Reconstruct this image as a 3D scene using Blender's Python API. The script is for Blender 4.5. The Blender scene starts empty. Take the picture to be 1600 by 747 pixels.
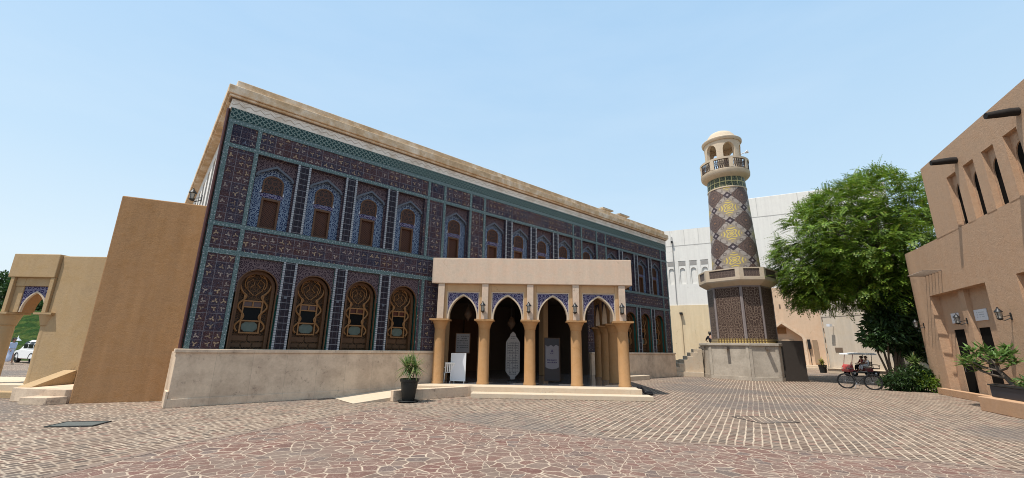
import bpy, bmesh, math, random
from mathutils import Vector, Matrix
PI = math.pi
R = math.radians
scene = bpy.context.scene
col = scene.collection
random.seed(7)

# ------------------------------------------------------------------ shader expressions
class X:
    """a scalar or vector socket in a node tree; operators add Math nodes"""
    def __init__(s, t, k): s.t = t; s.k = k
    def _m(s, op, *a):
        n = s.t.nodes.new('ShaderNodeMath'); n.operation = op
        for i, v in enumerate((s,) + a):
            if isinstance(v, X): s.t.links.new(v.k, n.inputs[i])
            else: n.inputs[i].default_value = v
        return X(s.t, n.outputs[0])
    def __add__(s, o): return s._m('ADD', o)
    __radd__ = __add__
    def __sub__(s, o): return s._m('SUBTRACT', o)
    def __rsub__(s, o): return (s * -1.0) + o
    def __mul__(s, o): return s._m('MULTIPLY', o)
    __rmul__ = __mul__
    def __truediv__(s, o): return s._m('DIVIDE', o)
    def fract(s): return s._m('FRACT')
    def floor(s): return s._m('FLOOR')
    def abs(s): return s._m('ABSOLUTE')
    def sin(s): return s._m('SINE')
    def cos(s): return s._m('COSINE')
    def sqrt(s): return s._m('SQRT')
    def pow(s, p): return s._m('POWER', p)
    def lt(s, o): return s._m('LESS_THAN', o)
    def gt(s, o): return s._m('GREATER_THAN', o)
    def min(s, o): return s._m('MINIMUM', o)
    def max(s, o): return s._m('MAXIMUM', o)
    def atan2(s, o): return s._m('ARCTAN2', o)
    def inv(s): return 1.0 - s
    def ss(s, a, b):
        n = s.t.nodes.new('ShaderNodeMapRange'); n.interpolation_type = 'SMOOTHSTEP'
        s.t.links.new(s.k, n.inputs[0]); n.inputs[1].default_value = a; n.inputs[2].default_value = b
        return X(s.t, n.outputs[0])

class Mat:
    def __init__(s, name, rough=.8, metal=0., spec=.3):
        s.m = bpy.data.materials.new(name); s.m.use_nodes = True
        s.t = s.m.node_tree; s.b = s.t.nodes['Principled BSDF']
        s.b.inputs['Roughness'].default_value = rough
        s.b.inputs['Metallic'].default_value = metal
        s.b.inputs['Specular IOR Level'].default_value = spec
        s._tc = None
    def tc(s, k):
        if not s._tc: s._tc = s.t.nodes.new('ShaderNodeTexCoord')
        return X(s.t, s._tc.outputs[k])
    def xyz(s, v):
        n = s.t.nodes.new('ShaderNodeSeparateXYZ'); s.t.links.new(v.k, n.inputs[0])
        return [X(s.t, o) for o in n.outputs]
    def vec(s, x, y, z=0.):
        n = s.t.nodes.new('ShaderNodeCombineXYZ')
        for i, v in enumerate((x, y, z)):
            if isinstance(v, X): s.t.links.new(v.k, n.inputs[i])
            else: n.inputs[i].default_value = v
        return X(s.t, n.outputs[0])
    def uv(s): return s.xyz(s.tc('UV'))[:2]
    def noise(s, v, scale, detail=3., rough=.55, out=0, dist=0.):
        n = s.t.nodes.new('ShaderNodeTexNoise'); s.t.links.new(v.k, n.inputs['Vector'])
        n.inputs['Scale'].default_value = scale; n.inputs['Detail'].default_value = detail
        n.inputs['Roughness'].default_value = rough; n.inputs['Distortion'].default_value = dist
        return X(s.t, n.outputs[out])
    def voro(s, v, scale, feature='F1', out=0, rnd=1., dims='3D'):
        n = s.t.nodes.new('ShaderNodeTexVoronoi'); n.feature = feature; n.voronoi_dimensions = dims
        s.t.links.new(v.k, n.inputs['Vector']); n.inputs['Scale'].default_value = scale
        n.inputs['Randomness'].default_value = rnd
        return X(s.t, n.outputs[out])
    def white(s, v, out=0):
        n = s.t.nodes.new('ShaderNodeTexWhiteNoise'); s.t.links.new(v.k, n.inputs['Vector'])
        return X(s.t, n.outputs[out])
    def island(s):
        n = s.t.nodes.new('ShaderNodeNewGeometry'); return X(s.t, n.outputs['Random Per Island'])
    def objrand(s):
        n = s.t.nodes.new('ShaderNodeObjectInfo'); return X(s.t, n.outputs['Random'])
    def mix(s, a, b, f):
        n = s.t.nodes.new('ShaderNodeMix'); n.data_type = 'RGBA'
        for sock, v in ((n.inputs[0], f), (n.inputs[6], a), (n.inputs[7], b)):
            if isinstance(v, X): s.t.links.new(v.k, sock)
            elif sock == n.inputs[0]: sock.default_value = v
            else: sock.default_value = (*v, 1.)
        return X(s.t, n.outputs[2])
    def scalec(s, c, f):
        """colour times a scalar"""
        n = s.t.nodes.new('ShaderNodeVectorMath'); n.operation = 'SCALE'
        if isinstance(c, X): s.t.links.new(c.k, n.inputs[0])
        else: n.inputs[0].default_value = c
        if isinstance(f, X): s.t.links.new(f.k, n.inputs['Scale'])
        else: n.inputs['Scale'].default_value = f
        return X(s.t, n.outputs[0])
    def color(s, c):
        if isinstance(c, X): s.t.links.new(c.k, s.b.inputs['Base Color'])
        else: s.b.inputs['Base Color'].default_value = (*c, 1.)
        return s
    def rough(s, r):
        s.t.links.new(r.k, s.b.inputs['Roughness']); return s
    def bump(s, h, strength=.3, dist=.01):
        n = s.t.nodes.new('ShaderNodeBump'); n.inputs['Strength'].default_value = strength
        n.inputs['Distance'].default_value = dist
        s.t.links.new(h.k, n.inputs['Height']); s.t.links.new(n.outputs[0], s.b.inputs['Normal']); return s

def plain(name, c, rough=.6, metal=0., spec=.4, var=.12, sc=6.):
    m = Mat(name, rough, metal, spec)
    v = m.tc('Object'); n = m.noise(v, sc, 4.)
    m.color(m.scalec(c, n * (2 * var) + (1 - var))); return m.m

def plaster(name, c, c2=None, var=.22, bump=.35, streak=.12, scale=1.):
    """hand-trowelled lime plaster: broad mottling, fine grain and faint vertical run marks"""
    m = Mat(name, .92, 0, .15)
    v = m.tc('Object'); x, y, z = m.xyz(v)
    big = m.noise(v, .55 * scale, 5., .6); mid = m.noise(v, 3.2 * scale, 5., .65); fine = m.noise(v, 38. * scale, 3., .6); grain = m.noise(v, 11. * scale, 3., .7)
    st = m.noise(m.vec(x * 3.4, y * 3.4, z * .22), 1.0, 4., .6)
    f = (big - .5) * var * 1.6 + (mid - .5) * var * 2.3 + (fine - .5) * var * .5 + (grain - .5) * var * .8 + (st - .5) * streak * 2. + 1.
    base = m.mix(c, c2 or (c[0] * .82, c[1] * .76, c[2] * .7), (mid * .6 + big * .4).ss(.42, .64))
    spots = m.noise(v, 9.5, 2., .5).ss(.70, .80)
    base = m.mix(base, (c[0] * .55, c[1] * .5, c[2] * .45), spots * .35)
    # hairline cracks and pale lime bloom with shapes of their own
    wx, wy, wz = m.xyz(m.noise(v, 1.6, 3., .6, 1))
    crack = m.voro(m.vec(x + wx * .8, y + wy * .8, z + wz * .8), .42 * scale, 'DISTANCE_TO_EDGE').lt(.0028) * m.noise(v, .7, 2., .5).ss(.57, .64)
    base = m.mix(base, (c[0] * .5, c[1] * .45, c[2] * .4), crack * .5)
    bloom = m.noise(m.vec(x + 5., y, z), 1.9 * scale, 6., .72).ss(.60, .74)
    base = m.mix(base, (min(1, c[0] * 1.16), min(1, c[1] * 1.22), min(1, c[2] * 1.34)), bloom * .45)
    m.color(m.scalec(base, f))
    m.bump(mid * .6 + fine * .5 + grain * .5, bump, .02); return m.m

def floral(m, u, v, scale):
    """scrolling arabesque 0..1 : bright on the stems and petals"""
    p = m.vec(u, v, 0.)
    d = m.voro(p, scale, 'DISTANCE_TO_EDGE', 0, .75, '2D')
    f1 = m.voro(p, scale, 'F1', 0, .75, '2D')
    ring = ((f1 * 17.).sin()).gt(.45)
    line = d.lt(.07)
    return ring.max(line)

# ------------------------------------------------------------------ mesh builder
class MB:
    def __init__(s): s.v = []; s.f = []; s.u = []; s.mi = []; s.sm = []; s.cur = 0; s.smooth = False
    def face(s, pts, uv=None):
        i = len(s.v); pts = [Vector(p) for p in pts]; s.v += pts
        s.f.append(list(range(i, i + len(pts))))
        if uv is None:
            n = Vector((0, 0, 0))
            for a in range(len(pts)):
                p, q = pts[a], pts[(a + 1) % len(pts)]
                n += Vector(((p.y - q.y) * (p.z + q.z), (p.z - q.z) * (p.x + q.x), (p.x - q.x) * (p.y + q.y)))
            ax = max(range(3), key=lambda k: abs(n[k]))
            uv = [((p.y, p.z), (p.x, p.z), (p.x, p.y))[ax] for p in pts]
        s.u.append([tuple(q) for q in uv]); s.mi.append(s.cur); s.sm.append(s.smooth)
        return s
    def box(s, x0, x1, y0, y1, z0, z1, skip=''):
        a = [(x0, y0), (x1, y0), (x1, y1), (x0, y1)]
        return s.prism(a, z0, z1)
    def prism(s, poly, z0, z1, cap=True):
        """vertical prism over a plan polygon (counter-clockwise)"""
        n = len(poly)
        for i in range(n):
            (xa, ya), (xb, yb) = poly[i], poly[(i + 1) % n]
            w = math.hypot(xb - xa, yb - ya)
            if abs(xb - xa) >= abs(yb - ya): uv = [(xa, z0), (xb, z0), (xb, z1), (xa, z1)]
            else: uv = [(ya, z0), (yb, z0), (yb, z1), (ya, z1)]
            s.face([(xa, ya, z0), (xb, yb, z0), (xb, yb, z1), (xa, ya, z1)], uv)
        if cap:
            s.face([(x, y, z1) for x, y in poly]); s.face([(x, y, z0) for x, y in reversed(poly)])
        return s
    def xprism(s, prof, y0, y1):
        """outline in the x-z plane pushed from y0 to y1"""
        n = len(prof)
        s.face([(x, y0, z) for x, z in prof]); s.face([(x, y1, z) for x, z in reversed(prof)])
        for i in range(n):
            (xa, za), (xb, zb) = prof[i], prof[(i + 1) % n]
            s.face([(xa, y0, za), (xa, y1, za), (xb, y1, zb), (xb, y0, zb)])
        return s
    def yprism(s, prof, x0, x1):
        """outline in the y-z plane pushed from x0 to x1"""
        n = len(prof)
        s.face([(x0, y, z) for y, z in prof]); s.face([(x1, y, z) for y, z in reversed(prof)])
        for i in range(n):
            (ya, za), (yb, zb) = prof[i], prof[(i + 1) % n]
            s.face([(x0, ya, za), (x1, ya, za), (x1, yb, zb), (x0, yb, zb)])
        return s
    def lathe(s, prof, n=24, c=(0, 0), a0=0., a1=2 * PI, smooth=True):
        old = s.smooth; s.smooth = smooth
        for i in range(n):
            t0 = a0 + (a1 - a0) * i / n; t1 = a0 + (a1 - a0) * (i + 1) / n
            for (r0, z0), (r1, z1) in zip(prof[:-1], prof[1:]):
                P = lambda r, t, z: (c[0] + r * math.cos(t), c[1] + r * math.sin(t), z)
                rm = max(r0, r1)
                if r0 < 1e-6: s.face([P(r0, t0, z0), P(r1, t1, z1), P(r1, t0, z1)])
                elif r1 < 1e-6: s.face([P(r0, t0, z0), P(r0, t1, z0), P(r1, t0, z1)])
                else: s.face([P(r0, t0, z0), P(r0, t1, z0), P(r1, t1, z1), P(r1, t0, z1)],
                             [(t0, z0), (t1, z0), (t1, z1), (t0, z1)])
        s.smooth = old; return s
    def tube(s, pts, r, n=6, closed=False, cap=True):
        pts = [Vector(p) for p in pts]; m = len(pts); old = s.smooth; s.smooth = True
        rr = r if isinstance(r, (list, tuple)) else [r] * m
        rings = []; up = Vector((0, 0, 1)); prev = None
        for i, p in enumerate(pts):
            a = pts[(i - 1) % m] if (closed or i > 0) else p
            b = pts[(i + 1) % m] if (closed or i < m - 1) else p
            d = (b - a).normalized() if (b - a).length > 1e-9 else Vector((0, 0, 1))
            if prev is None:
                e = d.cross(up)
                if e.length < .1: e = d.cross(Vector((1, 0, 0)))
            else: e = prev - d * prev.dot(d)
            e.normalize(); prev = e; g = d.cross(e)
            rings.append([p + (e * math.cos(2 * PI * k / n) + g * math.sin(2 * PI * k / n)) * rr[i] for k in range(n)])
        for i in range(m if closed else m - 1):
            A, B = rings[i], rings[(i + 1) % m]
            for k in range(n): s.face([A[k], A[(k + 1) % n], B[(k + 1) % n], B[k]])
        if cap and not closed:
            s.smooth = False; s.face(rings[0][::-1]); s.face(rings[-1])
        s.smooth = old; return s
    def obj(s, name, mats, parent=None, loc=(0, 0, 0), rz=0., bevel=0., weld=True, label=None):
        me = bpy.data.meshes.new(name)
        me.from_pydata([tuple(p) for p in s.v], [], s.f)
        if not isinstance(mats, (list, tuple)): mats = [mats]
        for m in mats: me.materials.append(m)
        ul = me.uv_layers.new(name='UVMap')
        flat = [c for f in s.u for p in f for c in p]
        ul.data.foreach_set('uv', flat)
        me.polygons.foreach_set('material_index', s.mi)
        if weld:
            bm = bmesh.new(); bm.from_mesh(me)
            bmesh.ops.remove_doubles(bm, verts=bm.verts, dist=1e-4)
            bmesh.ops.recalc_face_normals(bm, faces=bm.faces)
            bm.to_mesh(me); bm.free()
        else:
            me.update()
        if not weld: me.polygons.foreach_set('use_smooth', s.sm)
        o = bpy.data.objects.new(name, me); col.objects.link(o)
        o.location = loc; o.rotation_euler = (0, 0, rz)
        if parent: o.parent = parent
        if label: o['label'] = label
        if weld and any(s.sm):
            for p in me.polygons: p.use_smooth = True
            me.set_sharp_from_angle(angle=R(40))
        if bevel:
            b = o.modifiers.new('bevel', 'BEVEL'); b.width = bevel; b.segments = 2; b.limit_method = 'ANGLE'
        return o

def tag(o, label=None, cat=None, group=None, kind=None):
    for k, v in (('label', label), ('category', cat), ('group', group), ('kind', kind)):
        if v: o[k] = v
    return o
def thing(name, label, cat, loc=(0, 0, 0), rz=0., group=None):
    o = bpy.data.objects.new(name, None); col.objects.link(o)
    o.empty_display_size = .2
    o.location = loc; o.rotation_euler = (0, 0, rz)
    return tag(o, label, cat, group)
def structure(o, label=None): return tag(o, label, None, None, 'structure')
def copy_tree(o, parent=None):
    c = o.copy(); col.objects.link(c); c.parent = parent
    for ch in list(o.children): copy_tree(ch, c)
    return c
def frame(O, rz):
    c, s = math.cos(rz), math.sin(rz)
    return lambda x, y, z=0.: (O[0] + c * x - s * y, O[1] + s * x + c * y, z)

def pointed(w, z0, rise, n=9, bulge=.62):
    """left spring to right spring of a four-centred pointed arch of half-width w"""
    L = []
    for i in range(n + 1):
        t = i / n
        # quarter superellipse flattened to a point
        a = t * PI / 2
        x = -w * (math.cos(a) ** bulge if t < 1 else 0.)
        z = z0 + rise * (math.sin(a) * .86 + t * t * .14)
        L.append((x, z))
    return L + [(-x, z) for x, z in reversed(L[:-1])]
def gothic(w, z0, rise, n=10):
    """two-centred pointed arch"""
    r = (w * w + rise * rise) / (2 * w); L = []
    a1 = math.atan2(rise, r - w)
    for i in range(n + 1):
        a = a1 * i / n
        L.append((-(w - r + r * math.cos(a)), z0 + r * math.sin(a)))
    L[-1] = (0., z0 + rise)
    return L + [(-x, z) for x, z in reversed(L[:-1])]
def persian(w, z0, rise, n=5, k=.34, phi=58.):
    """tight haunches, then straight lines to the point"""
    r = k * w; L = [(-w + r - r * math.cos(R(phi) * i / n), z0 + r * math.sin(R(phi) * i / n)) for i in range(n + 1)]
    xa, za = L[-1]
    L += [(xa * (1 - t), za + (z0 + rise - za) * t) for t in (.33, .66, 1.)]
    return L + [(-x, z) for x, z in reversed(L[:-1])]
def round_arch(w, z0, n=16):
    return [(-w * math.cos(PI * i / n), z0 + w * math.sin(PI * i / n)) for i in range(n + 1)]

def arch_panel(mb, x0, x1, z0, z1, arch, y0, y1, cx=0.):
    """rectangle x0..x1 z0..z1 with an arched hole (arch starts and ends at its springs, jambs go down to z0)"""
    A = [(x + cx, z) for x, z in arch]
    xl, xr = A[0][0], A[-1][0]
    for y in (y0, y1):
        if xl - x0 > 1e-4: mb.face([(x0, y, z0), (xl, y, z0), (xl, y, z1), (x0, y, z1)])
        if x1 - xr > 1e-4: mb.face([(xr, y, z0), (x1, y, z0), (x1, y, z1), (xr, y, z1)])
        for (xa, za), (xb, zb) in zip(A[:-1], A[1:]):
            if xb - xa > 1e-5: mb.face([(xa, y, za), (xb, y, zb), (xb, y, z1), (xa, y, z1)])
    chain = [(xl, z0)] + A + [(xr, z0)]
    for (xa, za), (xb, zb) in zip(chain[:-1], chain[1:]):
        if abs(xa - xb) + abs(za - zb) > 1e-5:
            mb.face([(xa, y0, za), (xb, y0, zb), (xb, y1, zb), (xa, y1, za)])
    mb.face([(x0, y0, z1), (x1, y0, z1), (x1, y1, z1), (x0, y1, z1)])
    mb.face([(x0, y0, z0), (x0, y0, z1), (x0, y1, z1), (x0, y1, z0)])
    mb.face([(x1, y0, z0), (x1, y0, z1), (x1, y1, z1), (x1, y1, z0)])
def arch_band(mb, arch, t, y0, y1, cx=0.):
    """moulding that follows the arch, thickness t inside the hole"""
    pts = [(x + cx, z) for x, z in arch]; n = len(pts); inner = []
    for i in range(n):
        a = pts[max(0, i - 1)]; b = pts[min(n - 1, i + 1)]
        dx, dz = b[0] - a[0], b[1] - a[1]; l = math.hypot(dx, dz) or 1
        k = t if i != n // 2 else t * 1.25
        inner.append((pts[i][0] + dz / l * k, pts[i][1] - dx / l * k))
    for i in range(n - 1):
        A, B, Cc, D = pts[i], pts[i + 1], inner[i + 1], inner[i]
        mb.face([(A[0], y0, A[1]), (B[0], y0, B[1]), (Cc[0], y0, Cc[1]), (D[0], y0, D[1])])
        mb.face([(A[0], y1, A[1]), (B[0], y1, B[1]), (Cc[0], y1, Cc[1]), (D[0], y1, D[1])])
        mb.face([(D[0], y0, D[1]), (Cc[0], y0, Cc[1]), (Cc[0], y1, Cc[1]), (D[0], y1, D[1])])
        mb.face([(A[0], y0, A[1]), (B[0], y0, B[1]), (B[0], y1, B[1]), (A[0], y1, A[1])])
    for i in (0, n - 1):
        A, D = pts[i], inner[i]
        mb.face([(A[0], y0, A[1]), (D[0], y0, D[1]), (D[0], y1, D[1]), (A[0], y1, A[1])])

def sheet(mb, xs, zs, y, holes):
    """vertical sheet cut on a grid, with rectangular holes (x0,x1,z0,z1)"""
    xs = sorted(set([round(v, 4) for v in xs] + [round(v, 4) for h in holes for v in h[:2]]))
    zs = sorted(set([round(v, 4) for v in zs] + [round(v, 4) for h in holes for v in h[2:]]))
    for xa, xb in zip(xs[:-1], xs[1:]):
        for za, zb in zip(zs[:-1], zs[1:]):
            mx, mz = (xa + xb) / 2, (za + zb) / 2
            if any(h[0] < mx < h[1] and h[2] < mz < h[3] for h in holes): continue
            mb.face([(xa, y, za), (xb, y, za), (xb, y, zb), (xa, y, zb)])
def reveals(mb, h, y0, y1):
    x0, x1, z0, z1 = h
    mb.face([(x0, y0, z0), (x0, y1, z0), (x0, y1, z1), (x0, y0, z1)])
    mb.face([(x1, y0, z0), (x1, y1, z0), (x1, y1, z1), (x1, y0, z1)])
    mb.face([(x0, y0, z1), (x1, y0, z1), (x1, y1, z1), (x0, y1, z1)])
    mb.face([(x0, y0, z0), (x1, y0, z0), (x1, y1, z0), (x0, y1, z0)])

# ------------------------------------------------------------------ world, sun, camera
SUN_EL, SUN_AZ = 68., 180 + 53.          # azimuth clockwise from +Y (north): light comes from behind-left
w = bpy.data.worlds.new('World'); scene.world = w; w.use_nodes = True
nt = w.node_tree; bg = nt.nodes['Background']
sky = nt.nodes.new('ShaderNodeTexSky'); sky.sky_type = 'NISHITA'; sky.sun_disc = False
sky.sun_elevation = R(SUN_EL); sky.sun_rotation = R(SUN_AZ)
sky.altitude = 10; sky.air_density = 1.0; sky.dust_density = 3.2; sky.ozone_density = 1.6
# summer haze over the Gulf: the clear-sky model is washed out with a pale veil that thickens towards the horizon
tcw = nt.nodes.new('ShaderNodeTexCoord'); sx = nt.nodes.new('ShaderNodeSeparateXYZ'); nt.links.new(tcw.outputs['Generated'], sx.inputs[0])
rp = nt.nodes.new('ShaderNodeValToRGB'); nt.links.new(sx.outputs[2], rp.inputs[0])
el = rp.color_ramp.elements; el[0].position = 0.; el[0].color = (.80, .87, .92, 1); el[1].position = 1.; el[1].color = (.33, .56, .80, 1)
for p_, c_ in ((.12, (.70, .83, .90, 1)), (.32, (.54, .73, .89, 1)), (.60, (.42, .64, .87, 1))):
    e_ = el.new(p_); e_.color = c_
vm = nt.nodes.new('ShaderNodeVectorMath'); vm.operation = 'SCALE'; vm.inputs['Scale'].default_value = 7.9; nt.links.new(rp.outputs[0], vm.inputs[0])
mx = nt.nodes.new('ShaderNodeMix'); mx.data_type = 'RGBA'; mx.inputs[0].default_value = .80
nt.links.new(sky.outputs[0], mx.inputs[6]); nt.links.new(vm.outputs[0], mx.inputs[7])
# faint, stretched variations in the veil
mpw = nt.nodes.new('ShaderNodeMapping'); mpw.inputs['Scale'].default_value = (1.2, 1.2, 5.); nt.links.new(tcw.outputs['Generated'], mpw.inputs[0])
nzw = nt.nodes.new('ShaderNodeTexNoise'); nzw.inputs['Scale'].default_value = 1.6; nzw.inputs['Detail'].default_value = 6.; nzw.inputs['Roughness'].default_value = .58; nt.links.new(mpw.outputs[0], nzw.inputs['Vector'])
mrw = nt.nodes.new('ShaderNodeMapRange'); mrw.inputs[1].default_value = .45; mrw.inputs[2].default_value = .80; mrw.inputs[3].default_value = 0.; mrw.inputs[4].default_value = .13; nt.links.new(nzw.outputs[0], mrw.inputs[0])
mw2 = nt.nodes.new('ShaderNodeMix'); mw2.data_type = 'RGBA'; mw2.inputs[7].default_value = (5.9, 6.5, 7.0, 1.)
nt.links.new(mrw.outputs[0], mw2.inputs[0]); nt.links.new(mx.outputs[2], mw2.inputs[6])
nt.links.new(mw2.outputs[2], bg.inputs[0]); bg.inputs[1].default_value = .115
sd = bpy.data.lights.new('sun', 'SUN'); sd.energy = 4.1; sd.angle = R(.53); sd.color = (1., .955, .88)
so = bpy.data.objects.new('sun', sd); col.objects.link(so)
a = R(SUN_AZ); S = Vector((math.sin(a) * math.cos(R(SUN_EL)), math.cos(a) * math.cos(R(SUN_EL)), math.sin(R(SUN_EL))))
so.rotation_euler = S.to_track_quat('Z', 'Y').to_euler(); so.location = S * 60
cd = bpy.data.cameras.new('camera'); co = bpy.data.objects.new('camera', cd); col.objects.link(co)
cd.sensor_width = 36; cd.sensor_fit = 'HORIZONTAL'; cd.lens = 36 * 660 / 1600; cd.clip_end = 2000; cd.clip_start = .05
pt, rl = R(14.34), R(.97)
f = Vector((0, math.cos(pt), math.sin(pt))); u = Vector((0, -math.sin(pt), math.cos(pt))); xx = Vector((1, 0, 0))
cxv = xx * math.cos(rl) + u * math.sin(rl); cyv = -xx * math.sin(rl) + u * math.cos(rl)
mw = Matrix((cxv, cyv, -f)).transposed().to_4x4(); mw.translation = (0, 0, 1.7); co.matrix_world = mw
scene.camera = co
vs = scene.view_settings; vs.view_transform = 'Standard'; vs.look = 'None'; vs.gamma = 1; vs.exposure = 0.40; vs.use_curve_mapping = False
scene.cycles.max_bounces = 8; scene.cycles.diffuse_bounces = 5; scene.cycles.glossy_bounces = 3; scene.cycles.transmission_bounces = 4
scene.cycles.use_denoising = True; scene.cycles.filter_width = 1.0; scene.cycles.sample_clamp_indirect = 6.
# ------------------------------------------------------------------ materials
M = {}
def build_materials():
    M['cream'] = plaster('pinkish_cream_render', (.60, .47, .36), (.53, .385, .285), .30, .3, .14)
    M['cream_shaded'] = plaster('shaded_cream_render', (.52, .34, .19), (.46, .29, .155), .2, .3, .1)  # orange cream, its colour deepened to carry the shade of the porch bay recesses
    M['orange'] = plaster('orange_limewash', (.43, .245, .115), (.35, .19, .08), .24, .3, .12)
    M['slab'] = plaster('burnt_orange_render', (.385, .218, .108), (.305, .165, .074), .30, .5, .26)
    M['tan'] = plaster('tan_render', (.43, .300, .170), (.37, .25, .13), .2, .45, .1)
    M['brown'] = plaster('rose_brown_render', (.49, .32, .208), (.42, .262, .162), .24, .9, .08)
    M['gold_beige'] = plaster('weathered_cornice_stone', (.60, .42, .25), (.64, .54, .42), .4, .4, .2, .8)
    M['minaret_stone'] = plaster('sandy_stone', (.54, .445, .335), (.48, .375, .27), .22, .3, .12)
    M['white_wall'] = plaster('white_wall_render', (.72, .69, .64), (.64, .61, .57), .12, .2, .14, .5)
    M['dark_plaster'] = plain('brown_plaster', (.16, .11, .075), .9)
    M['pale_step'] = plaster('pale_step_stone', (.56, .46, .345), (.5, .39, .28), .18, .2, .05)

    # travertine plinth with slab joints
    m = Mat('travertine', .75, 0, .25); v = m.tc('Object'); uu, vv = m.uv()
    n1 = m.noise(v, 1.6, 6., .65); n2 = m.noise(v, 14., 5., .7); pit = m.noise(v, 30., 3., .6).ss(.62, .74)
    cell = m.white(m.vec((uu / .92).floor(), (vv / 5.).floor(), 3.))
    joint = ((uu / .92).fract() - .5).abs().gt(.4955)
    c = m.mix((.64, .495, .36), (.48, .36, .26), n1.ss(.35, .68))
    blot = m.noise(v, 4.2, 6., .75).ss(.54, .68) * m.noise(v, .8, 2., .5).ss(.42, .58)
    c = m.mix(c, (.22, .16, .125), blot * .8)
    c = m.mix(c, (.20, .15, .115), pit * .45)
    c = m.mix(c, (.24, .19, .155), joint * .45)
    m.color(m.scalec(c, n2 * .4 + cell * .16 + .76)); m.bump(n2, .25, .01); M['travertine'] = m.m

    m = Mat('grey_stone', .8, 0, .25); v = m.tc('Object')
    n1 = m.noise(v, 1.3, 6., .65); n2 = m.noise(v, 12., 5., .7)
    c = m.mix((.47, .41, .335), (.36, .31, .25), n1.ss(.35, .66)); m.color(m.scalec(c, n2 * .5 + .75)); m.bump(n2, .25, .01)
    M['grey_stone'] = m.m
    M['dark_stone'] = plain('dark_stained_stone', (.15, .125, .105), .85, 0, .2, .2, 3.)

    # dark glazed tiles with little gold and white sprigs
    def dark_tile(name, ca, cb, gold, cell=.5, density=1.):
        m = Mat(name, .55, 0, .10); u, v = m.uv()
        p = m.vec(u, v)
        cid = m.white(m.vec((u / cell).floor(), (v / cell).floor(), 1.))
        cid2 = m.white(m.vec((u / (cell / 2)).floor(), (v / (cell / 2)).floor(), 5.))
        nz = m.noise(p, 24., 4., .75); big = m.noise(p, .9, 3., .5); mid = m.noise(p, 8.5, 4., .7)
        hue = m.mix(ca, cb, (cid * .35 + big * .5 + mid * 1.1 - .47).ss(.25, .75))
        leaf = floral(m, u, v, 9.)
        base = m.mix(m.scalec(hue, (nz * 2.2 - .25).max(.2)), (.105, .066, .070), leaf * (cid2 * .5 + .2))
        # sprigs: one per small tile, leaning to the middle of the big cell
        h = cell / 2
        dn = m.noise(p, 6., 3., .6, 1); dnx, dny, dnz = m.xyz(dn)
        lu = (u / h).fract() - .5; lv = (v / h).fract() - .5
        su = ((u / cell).fract() - .5)._m('SIGN'); sv = ((v / cell).fract() - .5)._m('SIGN')
        a = lu + su * .10 + (dnx - .5) * .42; b = lv + sv * .08 + (dny - .5) * .42
        r = (a * a + b * b).sqrt(); th = (b * sv).atan2(a * su)
        petal = ((th * 1.5 + .5).cos().abs()).pow(3.0) * .28 + .03
        sprig = r.lt(petal) * r.lt(.36) * nz.ss(.30, .52)
        keep = m.white(m.vec((u / h).floor(), (v / h).floor(), 9.)).lt(density)
        dots = m.voro(p, 15., 'F1', 0, 1., '2D').lt(.13)
        base = m.mix(base, (.30, .22, .21), dots * .6 * nz.ss(.4, .6)); base = m.mix(base, (.13, .155, .215), m.voro(m.vec(u + 4.1, v), 21., 'F1', 0, 1., '2D').lt(.16) * .6 * mid.ss(.42, .60))
        base = m.mix(base, m.mix(gold, (.38, .315, .27), cid2.gt(.55)), sprig * keep * (cid2 * .55 + .30))
        g = lu.abs().max(lv.abs()).gt(.475)
        base = m.mix(base, (.17, .155, .175), g * .5)
        gb = ((u / cell).fract() - .5).abs().max(((v / cell).fract() - .5).abs()).gt(.487)
        base = m.mix(base, (.22, .21, .23), gb * .5)
        m.color(base); m.rough(nz * .3 + .38)
        return m.m
    M['tile'] = dark_tile('dark_glazed_tiles', (.066, .031, .032), (.024, .028, .052), (.60, .44, .27), .5, .85)
    M['tile_navy'] = dark_tile('navy_glazed_tiles', (.020, .016, .034), (.010, .014, .034), (.22, .26, .34), .5, .5)

    # pier tiles: near-black with a pale grid
    m = Mat('pier_tiles', .5, 0, .18); u, v = m.uv(); p = m.vec(u, v)
    nz = m.noise(p, 22., 3., .6); gx = ((u / .14).fract() - .5).abs().gt(.46); gz = ((v / .21).fract() - .5).abs().gt(.465)
    c = m.mix((.008, .008, .016), (.034, .022, .028), nz.ss(.4, .7)); c = m.mix(c, (.26, .26, .28), gz * .7); c = m.mix(c, (.12, .12, .15), gx * .5)
    m.color(c); M['pier'] = m.m

    # narrow chequered pale listel
    m = Mat('pale_listel', .5, 0, .35); u, v = m.uv()
    k = ((v / .075).fract()).gt(.5); c = m.mix((.36, .36, .38), (.15, .17, .19), k)
    m.color(m.scalec(c, m.noise(m.vec(u, v), 20., 2.) * .6 + .7)); M['listel'] = m.m

    # teal border tiles
    m = Mat('teal_border_tiles', .5, 0, .18); u, v = m.uv(); p = m.vec(u, v)
    fl = floral(m, u, v, 16.); nz = m.noise(p, 30., 3., .6)
    c = m.mix((.042, .084, .09), (.17, .23, .225), fl * .85)
    dots = m.voro(p, 9., 'F1', 0, .6, '2D').lt(.17); c = m.mix(c, (.34, .38, .40), dots * .8)
    joint = ((u / .25).fract() - .5).abs().max(((v / .25).fract() - .5).abs()).gt(.485); c = m.mix(c, (.20, .24, .24), joint * .6)
    m.color(m.scalec(c, nz * .7 + .65)); M['teal'] = m.m
    M['teal_plain'] = plain('teal_glaze', (.025, .15, .125), .3, 0, .4, .3, 14.)

    # frieze: interlaced lattice
    m = Mat('interlace_frieze_tiles', .5, 0, .18); u, v = m.uv()
    t = .17
    w1 = ((u + v) / t).fract() - .5; w2 = ((u - v) / t).fract() - .5
    wob = ((u / t) * 6.283).sin() * .1
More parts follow.
